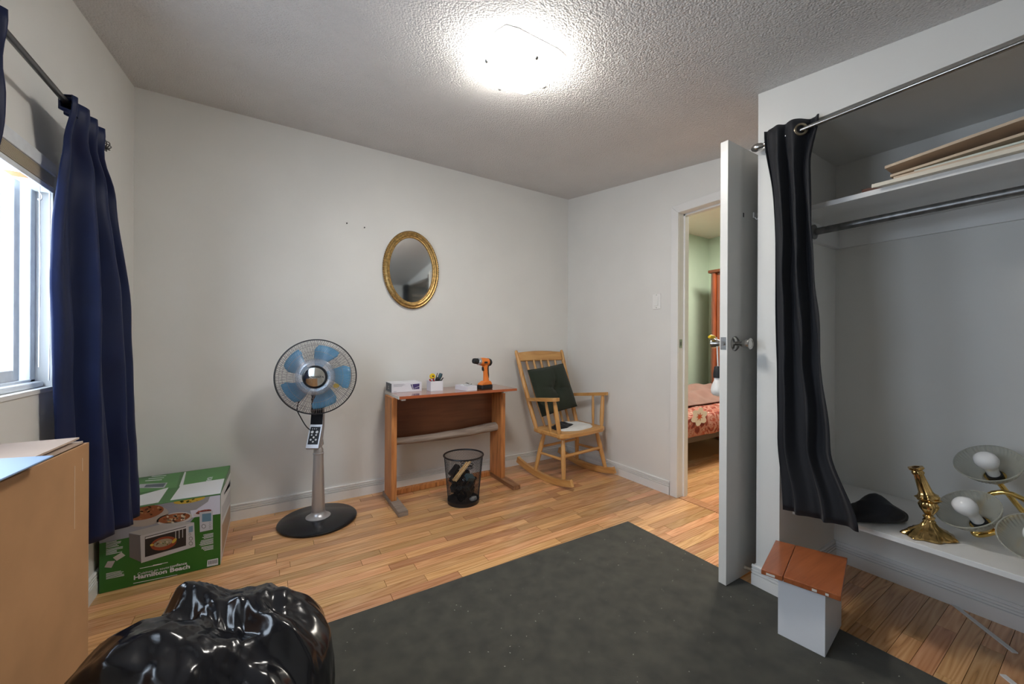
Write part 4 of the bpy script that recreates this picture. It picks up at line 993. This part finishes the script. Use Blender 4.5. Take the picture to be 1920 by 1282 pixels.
# top: lighter green flaps, white band
printed('top_flap', [(180, 912), (340, 884), (331, 914), (180, 936)], 'box_green2', 't')
printed('top_flap', [(350, 884), (437, 868), (420, 900), (343, 911)], 'box_green2', 't')
printed('printed_band', [(180, 948), (316, 914), (297, 942), (180, 962)], 'card_white', 't', 2)
printed('printed_band', [(339, 910), (421, 897), (413, 925), (319, 938)], 'card_white', 't', 2)
printed('flap_gap', [(346, 885), (349, 885), (343, 911), (336, 912)], 'card_white', 't', 3)
printed('printed_picture', [(263, 908), (314, 905), (308, 915), (257, 915)], 'print_grey', 't', 3)
printed('printed_picture', [(274, 909), (311, 906), (306, 913), (270, 914)], 'slate', 't', 4)
for k in range(3): printed('printed_line', [(285-k*6, 893+k*4), (312-k*4, 891+k*4), (311-k*4, 892+k*4), (284-k*6, 894+k*4)], 'card_white', 't', 3)
# right side: white with pale brown and grey print
printed('side_panel', [(413, 927), (437, 869), (437, 980), (413, 1061)], 'card_white', 's', 1)
for k in range(6): printed('printed_line', [(420+k*.5, 925-k*1), (434, 890+k*2), (434, 893+k*2), (420+k*.5, 928-k*1)], 'print_grey', 's', 2)
printed('printed_picture', [(416, 985), (434, 935), (434, 960), (416, 1040)], flat((.40, .27, .18)), 's', 2)
printed('printed_picture', [(416, 950), (434, 908), (434, 930), (416, 975)], flat((.55, .55, .58)), 's', 2)
# front: photo band with dishes
printed('photo_backdrop', [(180, 966), (319, 938), (413, 927), (413, 963), (366, 968), (352, 984), (300, 995), (180, 1020)], flat((.30, .32, .38)), 'f', 1)
printed('photo_backdrop', [(352, 934), (413, 928), (413, 963), (360, 970)], flat((.62, .64, .76)), 'f', 2)
def oval(cx_, cy_, a_, b_, rot, n=24, half=None):
    out = []
    for i in range(n):
        t = 2*PI*i/n; x = a_*math.cos(t); y_ = b_*math.sin(t)
        out.append((cx_+x*math.cos(rot)-y_*math.sin(rot), cy_+x*math.sin(rot)+y_*math.cos(rot)))
    return out
def dish(pts, m1, food, fm, speck, n=26, seed=1):
    printed('printed_dish', pts, m1, 'f', 3); printed('printed_food', oval(*food), fm, 'f', 4)
    r2 = random.Random(seed)
    for i in range(n):
        t = r2.uniform(0, 2*PI); s_ = math.sqrt(r2.random())*.85; cx_, cy_, a_, b_, ro = food
        x = a_*s_*math.cos(t); y_ = b_*s_*math.sin(t)
        X, Y = cx_+x*math.cos(ro)-y_*math.sin(ro), cy_+x*math.sin(ro)+y_*math.cos(ro)
        printed('printed_food', oval(X, Y, r2.uniform(1.5, 4), r2.uniform(.8, 1.8), r2.uniform(-.6, .4), 7), r2.choice(speck), 'f', 5)
brownf = flat((.30, .10, .04)); tan = flat((.50, .30, .13)); dkf = flat((.09, .03, .015)); yel = flat((.60, .42, .06)); ivory = flat((.62, .55, .42)); grn = flat((.10, .14, .03))
dish(oval(275, 968, 42, 17, -.22), flat((.42, .38, .34)), (272, 961, 36, 12, -.22), brownf, [tan, dkf, flat((.38, .15, .06))], 22, 2)
dish([(321, 942), (394, 930), (390, 940), (368, 955), (345, 958), (330, 952)], flat((.32, .33, .35)), (355, 937, 30, 5.5, -.17), yel, [flat((.42, .24, .03)), grn, yel], 20, 3)
dish(oval(327, 972, 34, 11, -.16), flat((.55, .54, .52)), (327, 971, 30, 8.5, -.16), brownf, [ivory, tan, dkf, ivory], 30, 4)
dish(oval(380, 962, 18, 5, -.2), flat((.60, .58, .60)), (382, 959, 15, 3.5, -.2), flat((.18, .04, .03)), [flat((.4, .12, .1))], 6, 5)
# the oven picture
printed('printed_oven_side', [(242, 1000), (268, 1004), (266, 1054), (243, 1044)], flat((.14, .13, .13)), 'f', 3)
printed('printed_oven_top', [(242, 998), (322, 977), (364, 979), (268, 1004)], flat((.42, .42, .42)), 'f', 4)
printed('printed_oven_front', [(263, 1004), (364, 979), (366, 1024), (265, 1055)], flat((.52, .52, .53)), 'f', 5)
ow = printed('printed_oven_window', [(272, 1006), (349, 986), (349, 1022), (272, 1044)], flat((.025, .022, .022)), 'f', 6)
printed('printed_oven_handle', [(273, 1007), (350, 987), (350, 989.5), (273, 1010)], flat((.60, .60, .60)), 'f', 7)
printed('printed_food', oval(307, 1018, 25, 12, -.25), flat((.28, .06, .025)), 'f', 7)
printed('printed_food', oval(306, 1017, 18, 7, -.25), flat((.34, .29, .20)), 'f', 8)
printed('printed_food', oval(327, 1013, 6, 2.5, -.8), yel, 'f', 9); printed('printed_food', oval(285, 1021, 3.5, 2, -.2), yel, 'f', 9)
r2 = random.Random(6)
for i in range(16): printed('printed_food', oval(306+r2.uniform(-14, 14), 1017+r2.uniform(-4, 4), r2.uniform(1, 3), .9, r2.uniform(-.8, .4), 6), r2.choice([grn, tan, dkf, ivory]), 'f', 9)
for k in range(3): printed('printed_oven_bar', [(329+k*6.5, 994-k*1.6), (330.3+k*6.5, 993.6-k*1.6), (330.3+k*6.5, 1010-k*1.6), (329+k*6.5, 1010.4-k*1.6)], flat((.5, .5, .5)), 'f', 7)
printed('printed_screen', [(354, 987), (362, 985), (362, 996), (354, 998)], flat((.18, .28, .36)), 'f', 7)
for (kx_, ky_, kr) in ((356, 1001, 2.2), (358, 1009, 3.6), (358, 1018, 3.8)): printed('printed_knob', oval(kx_, ky_, kr, kr, 0, 12), flat((.12, .12, .12)), 'f', 7); printed('printed_knob', oval(kx_, ky_, kr*.75, kr*.75, 0, 12), flat((.52, .52, .52)), 'f', 8)
printed('printed_keypad', [(374, 960), (399, 957), (399, 992), (375, 997)], flat((.50, .52, .56)), 'f', 6)
printed('printed_screen', [(379, 963), (396, 961), (396, 976), (379, 978)], flat((.12, .24, .34)), 'f', 7)
for (kx_, ky_, kr) in ((382, 986, 4), (394, 980, 2), (394, 985, 2), (394, 989, 2)): printed('printed_knob', oval(kx_, ky_, kr, kr, 0, 12), flat((.10, .10, .11)), 'f', 7); printed('printed_knob', oval(kx_, ky_, kr*.75, kr*.75, 0, 12), flat((.55, .56, .60)), 'f', 8)
# small print blocks, trays and barcode
def lines(x0, y0_, w_, n_, dy, al=0, seed=0):
    r3 = random.Random(seed)
    for k in range(n_):
        ww = w_*r3.uniform(.6, 1); xa = x0 if not al else x0+w_-ww; sl = -.20
        printed('printed_line', [(xa, y0_+k*dy+sl*(xa-x0)), (xa+ww, y0_+k*dy+sl*(xa+ww-x0)), (xa+ww, y0_+k*dy+sl*(xa+ww-x0)+.9), (xa, y0_+k*dy+sl*(xa-x0)+.9)], 'card_white', 'f', 2)
lines(199, 1017, 30, 5, 2.4, seed=1); lines(199, 1030, 32, 5, 2.4, seed=2); lines(199, 1075, 40, 5, 2.4, seed=3)
lines(373, 1004, 27, 4, 2.2, 1, 4); lines(373, 1014, 27, 5, 2.2, 1, 5); lines(376, 1026, 24, 4, 2.2, 1, 6); lines(287, 1059, 38, 1, 2, seed=7); lines(262, 1065, 60, 1, 2, seed=8); lines(250, 1093, 105, 1, 2, seed=9)
printed('printed_tray', [(212, 1045), (228, 1035), (235, 1041), (219, 1051)], flat((.52, .50, .45)), 'f', 3)
printed('printed_tray', [(202, 1052), (216, 1051), (209, 1064), (196, 1063)], flat((.42, .38, .36)), 'f', 3)
bcode = printed('barcode', [(389, 1050), (409, 1046), (409, 1058), (388, 1062)], 'card_white', 'f', 3)
for k in range(9): x = 391+k*1.9; printed('barcode_bar', [(x, 1051.2-k*.38), (x+(.6 if k % 2 else 1.1), 1051-k*.38), (x+(.6 if k % 2 else 1.1), 1058-k*.38), (x, 1058.2-k*.38)], 'black', 'f', 4, bcode)
# lettering on the front panel
def put_text(txt, p0, p1, bold, m_, ysc=1.0):
    a, c_ = on('y', gy0, *p0), on('y', gy0, *p1); b_ = textmesh(txt, 1, bold, 'LEFT', .01)
    x0 = min(v.x for v in b_.v); x1 = max(v.x for v in b_.v); s_ = (c_.x-a.x)/(x1-x0); sh = (c_.z-a.z)/(c_.x-a.x)
    b_.v = [Vector((a.x+(v.x-x0)*s_, FY-.0012+(.0006 if v.z > 0 else 0), a.z+v.y*s_*ysc+sh*(v.x-x0)*s_)) for v in b_.v]
    build('lettering', b_, m_, gb)
put_text('Cuisinez en toute', (258, 1078), (317, 1064.5), .0, 'card_white', 1.0)
put_text('confiance', (318.5, 1064), (350.5, 1057), .018, 'card_white', 1.0)
put_text('Hamilton Beach', (251, 1086.5), (356, 1064.5), .03, 'card_white', .85)
# brand end on the top flap, sideways
b_ = textmesh('BEACH', .034, .001, 'LEFT', .0002)
a = on('z', gh, 386, 904)
b_.v = [Vector((a.x+.002*0+v.y*.9, a.y+.0+v.x*1.3*.6, gh+.0012+v.z)) for v in b_.v]
build('lettering', b_, 'card_white', gb)

# ================================================================== CARDBOARD BOX
M['kraft'] = mat('kraft_cardboard', (.45, .245, .115), .75, var=.10, vscale=9, bump=.1, bscale=60)
M['kraft_light'] = mat('pale_cardboard', (.52, .40, .32), .75, var=.10, vscale=9)
kh = .868
kf, kn = on('z', kh, 167, 829), on('z', kh, 0, 905)
kd = (kf-kn).normalized(); kl = Vector((-kd.y, kd.x, 0)); kl = kl if kl.x < 0 else -kl      # along the face, and away from the room
kW, kD = .215, .52
KM = frame(Vector((kf.x, kf.y, 0)), -kd, kl, (0, 0, 1)) if (-kd).cross(kl).z > 0 else frame(Vector((kf.x, kf.y, 0)), -kd, kl, (0, 0, 1))
kb = thing('cardboard_box', 'tall brown cardboard box beside the window curtain', 'cardboard box', (kf.x, kf.y, 0))
def K(b_): return b_.xf(KM)         # local x: towards the near end, y: towards the window wall
e = .005
b = B().box(0, kD, 0, e, .001, kh).box(0, kD, kW-e, kW, .001, kh).box(0, e, e, kW-e, .001, kh).box(kD-e, kD, e, kW-e, .001, kh).box(e, kD-e, e, kW-e, .001, .006)
build('carton', K(b), 'kraft', kb, bevel=.002)
build('flap', K(B().box(.006, kD-.004, .008, kW-.004, kh+.0005, kh+.0055)), 'kraft_light', kb)
build('flap', K(B().prism([(.012, .012, kh+.012), (.012, kW-.006, kh+.010), (kD-.02, kW-.006, kh+.006), (kD-.02, .012, kh+.006)], (0, 0, .004))), 'kraft_light', kb)
M['scuff'] = mat('scuff', (.60, .42, .28), .7)
for sx_, sz_, sh1, sh0 in ((.062, .775, .055, .085), (.030, .825, .014, .016)):
    build('scuff_mark', K(B().box(sx_-.0015, sx_+.0015, -.0004, .0002, sz_-sh0, sz_+sh1)), 'scuff', kb)
# pale blue folder on the box
q = [on('z', kh+.018, 101, 856), on('z', kh+.018, -10, 907), on('z', kh+.018, -70, 890), on('z', kh+.018, -30, 864)]
tag(build('folder', B().prism(q, (0, 0, .003)), mat('pale_blue_card', (.25, .36, .55), .4), bevel=.0008), 'pale blue folder jutting over the edge of the cardboard box', 'folder')

# ================================================================== BLACK RUBBISH BAG
bx_, by_, bz_ = -.072, .965, .285
rbg = random.Random(21)
folds = []
for fq, am, cnt in ((1.2, .042, 5), (2.2, .026, 6), (4.0, .010, 6)):
    for _ in range(cnt):
        nv_ = Vector((rbg.gauss(0, 1), rbg.gauss(0, 1), rbg.gauss(0, .55))).normalized()
        folds.append((nv_, fq*rbg.uniform(.8, 1.25), am*rbg.uniform(.7, 1.3), rbg.uniform(0, 1)))
def tri(x):
    x = x-math.floor(x)-.5; return math.sqrt(x*x+.00035)*2-.5
def bag_r(d):
    # full sack: rounded box with folds of straight sharp creases, a pinched tip and a slumped left shoulder
    n_ = 2.7; q = (abs(d.x)**n_+abs(d.y)**n_+abs(d.z)**n_)**(-1/n_)
    w_ = d+Vector((noise.noise(d*1.7), noise.noise(d*1.7+Vector((5, 0, 0))), noise.noise(d*1.7+Vector((0, 9, 0)))))*.13
    r_ = q
    for nv_, fq, am, ph in folds: r_ += am*tri(w_.dot(nv_)*fq+ph)
    r_ += .07*max(0, d.dot(Vector((.40, .25, .88)).normalized()))**8
    r_ += .17*max(0, d.dot(Vector((-.30, .48, .82)).normalized()))**90
    r_ += .36*max(0, d.dot(Vector((-.80, .02, .62)).normalized()))**6
    # pleats running out from the gathered tip
    ax_ = Vector((-.30, .48, .82)).normalized(); e1_ = ax_.cross(Vector((0, 0, 1))).normalized(); e2_ = ax_.cross(e1_)
    th_a = math.atan2(w_.dot(e2_), w_.dot(e1_)); far = math.acos(max(-1, min(1, d.dot(ax_))))
    r_ += (.020*tri(th_a*7/(2*PI)+.6*noise.noise(d*1.5)+.3)+.010*tri(th_a*17/(2*PI)+1.1*noise.noise(d*2.1+Vector((4, 1, 0))))+.0045*tri(th_a*41/(2*PI)+2.2*noise.noise(d*2.6+Vector((2, 7, 0)))))*math.exp(-((far-.75)/.65)**2)*1.5
    return r_
bmx = bmesh.new(); bmesh.ops.create_icosphere(bmx, subdivisions=7, radius=1)
b = B(); b.v = []; b.f = []
for v in bmx.verts:
    d = v.co.normalized(); r_ = bag_r(d)
    b.v.append(Vector((bx_+d.x*r_*.192, by_+d.y*r_*.180, max(.0105, bz_+d.z*r_*.262))))
bmx.verts.index_update(); b.f = [tuple(v.index for v in f.verts) for f in bmx.faces]; bmx.free()
M['bag'] = mat('glossy_black_polythene', (.006, .006, .008), .19, bump=.06, bscale=60, spec=.6)
tag(build('rubbish_bag', b, 'bag', smooth=True, angle=180), 'shiny black plastic rubbish bag standing on the rug corner', 'rubbish bag')

# ================================================================== BEDROOM BEYOND THE DOOR
bd_ = thing('bed', 'low brown framed bed in the room beyond the doorway', 'bed', (3.5, 2.42, 0))
M['bedframe'] = mat('brown_bed_frame', (.075, .048, .036), .5)
for nm, q in (('side_rail', (2.75, 4.30, 1.975, 2.000, .255, .315)), ('side_rail', (2.75, 4.30, 2.86, 2.885, .255, .315)), ('end_rail', (2.75, 2.775, 2.0005, 2.8595, .255, .315)), ('end_rail', (4.275, 4.30, 2.0005, 2.8595, .255, .315))):
    build(nm, B().box(*q), 'bedframe', bd_, bevel=.002)
for x in (2.76, 4.24):
    for y_ in (1.98, 2.83): build('leg', B().box(x, x+.045, y_, y_+.045, .001, .254), 'bedframe', bd_)
build('mattress', B().box(2.78, 4.27, 2.005, 2.855, .30, .455), 'cream', bd_, bevel=.03, seg=3)
def spread_mat():
    m, nt, p_, N, Lk = _nodes('floral_print'); tc = N('ShaderNodeTexCoord')
    v1 = N('ShaderNodeTexNoise'); v1.inputs['Scale'].default_value = 9; v1.inputs['Detail'].default_value = 3; v1.inputs['Distortion'].default_value = 2.5; Lk(tc.outputs['Object'], v1.inputs['Vector'])
    rp = N('ShaderNodeValToRGB'); e_ = rp.color_ramp.elements; e_[0].position = .36; e_[0].color = (.16, .02, .012, 1); e_[1].position = .72; e_[1].color = (.72, .60, .50, 1)
    k_ = e_.new(.45); k_.color = (.34, .07, .035, 1); k_ = e_.new(.53); k_.color = (.46, .25, .20, 1); k_ = e_.new(.60); k_.color = (.28, .06, .03, 1)
    Lk(v1.outputs['Fac'], rp.inputs[0]); Lk(rp.outputs[0], p_.inputs['Base Color']); p_.inputs['Roughness'].default_value = .8
    return m
M['floral'] = spread_mat()
def spread(u, v):
    x = 2.742+1.55*u
    if v < .35: t = v/.35; y_, z_ = 1.966, .305+.165*t; y_ -= .012*math.sin(PI*t)
    else: t = (v-.35)/.65; y_, z_ = 1.966+.90*t, .470+.022*math.sin(PI*min(1, t*3)/2)
    return Vector((x, y_+.008*noise.noise(Vector((x*7, v*4, 0))), z_+.014*noise.noise(Vector((x*5, y_*6, 3)))))
bsp = tag(build('bedspread', B().grid(spread, 50, 34), 'floral', smooth=True, solid=.008, angle=180), 'floral red and cream bedspread over the bed', 'bedspread')
# the large printed flower on the hanging side
fc = on('y', 1.945, 1312, 781)
M['petal'] = mat('cream_petal', (.76, .68, .58), .8); M['flower_heart'] = mat('red_flower_heart', (.55, .09, .03), .8)
for k in range(6):
    a = k*PI/3+.3; pts = []
    for i in range(10):
        t = 2*PI*i/10; r_ = .036; x = .046+.050*math.cos(t); z_ = .034*math.sin(t)
        pts.append((fc.x+x*math.cos(a)*1.3-z_*math.sin(a)*1.3, 1.9485-.0006*k, fc.z+(x*math.sin(a)+z_*math.cos(a))*.85))
    build('printed_petal', B().prism(pts, (0, .0006, 0)), 'petal', bsp)
build('printed_flower_heart', B().prism([(fc.x+(.045 if i % 2 else .016)*math.cos(2*PI*i/14)*1.2, 1.9445, fc.z+(.038 if i % 2 else .014)*math.sin(2*PI*i/14)) for i in range(14)], (0, .0006, 0)), 'flower_heart', bsp)
def blanket(u, v):
    x = 2.80+1.45*u; y_ = 2.20+.63*v
    z_ = .497+.150*math.sin(PI*min(1, v*1.6)*.5)*math.sin(PI*min(1, max(0.0, v*1.02)))**.4*(.75+.3*noise.noise(Vector((x*3, y_*3, 1))))+.03*noise.noise(Vector((x*8, y_*11, 5)))*min(1, v*6)
    return Vector((x, y_+.02*noise.noise(Vector((x*4, v, 2))), max(z_, .494)+.016))
M['pinkcloth'] = mat('dusty_pink_fleece', (.25, .14, .115), .95, sheen=.2, var=.2, vscale=6, bump=.3, bscale=80)
tag(build('blanket', B().grid(blanket, 60, 40), 'pinkcloth', smooth=True, solid=.008, angle=180), 'rumpled dusty pink blanket on the bedspread', 'blanket')
# lacquered wardrobe against the far wall
M['lacquer'] = wood('red_lacquered_wood', (.26, .055, .016), (.17, .032, .009), (10, 10, 1.0), .12, coat=.8, rings=4, bump=.03, dark=.7)
wr = thing('wardrobe', 'tall glossy reddish brown wardrobe in the room beyond the doorway', 'wardrobe', (4.6, 2.1, 0))
wyr = on('x', 4.37, 1330, 560).y
build('carcass', B().box(4.40, X2-.01, wyr-1.15, wyr, .001, 1.93), 'lacquer', wr, bevel=.004)
build('cornice', B().box(4.355, X2-.005, wyr-1.17, wyr+.012, 1.9305, 1.965), 'darkwood', wr, bevel=.006)
build('pilaster', B().cyl((4.40, wyr-.045, .05), (4.40, wyr-.045, 1.93), .032, n=24), 'lacquer', wr, smooth=True)
build('door', B().box(4.38, 4.3995, wyr-.60, wyr-.085, .06, 1.90), 'lacquer', wr, bevel=.004)
build('door', B().box(4.38, 4.3995, wyr-1.12, wyr-.605, .06, 1.90), 'lacquer', wr, bevel=.004)
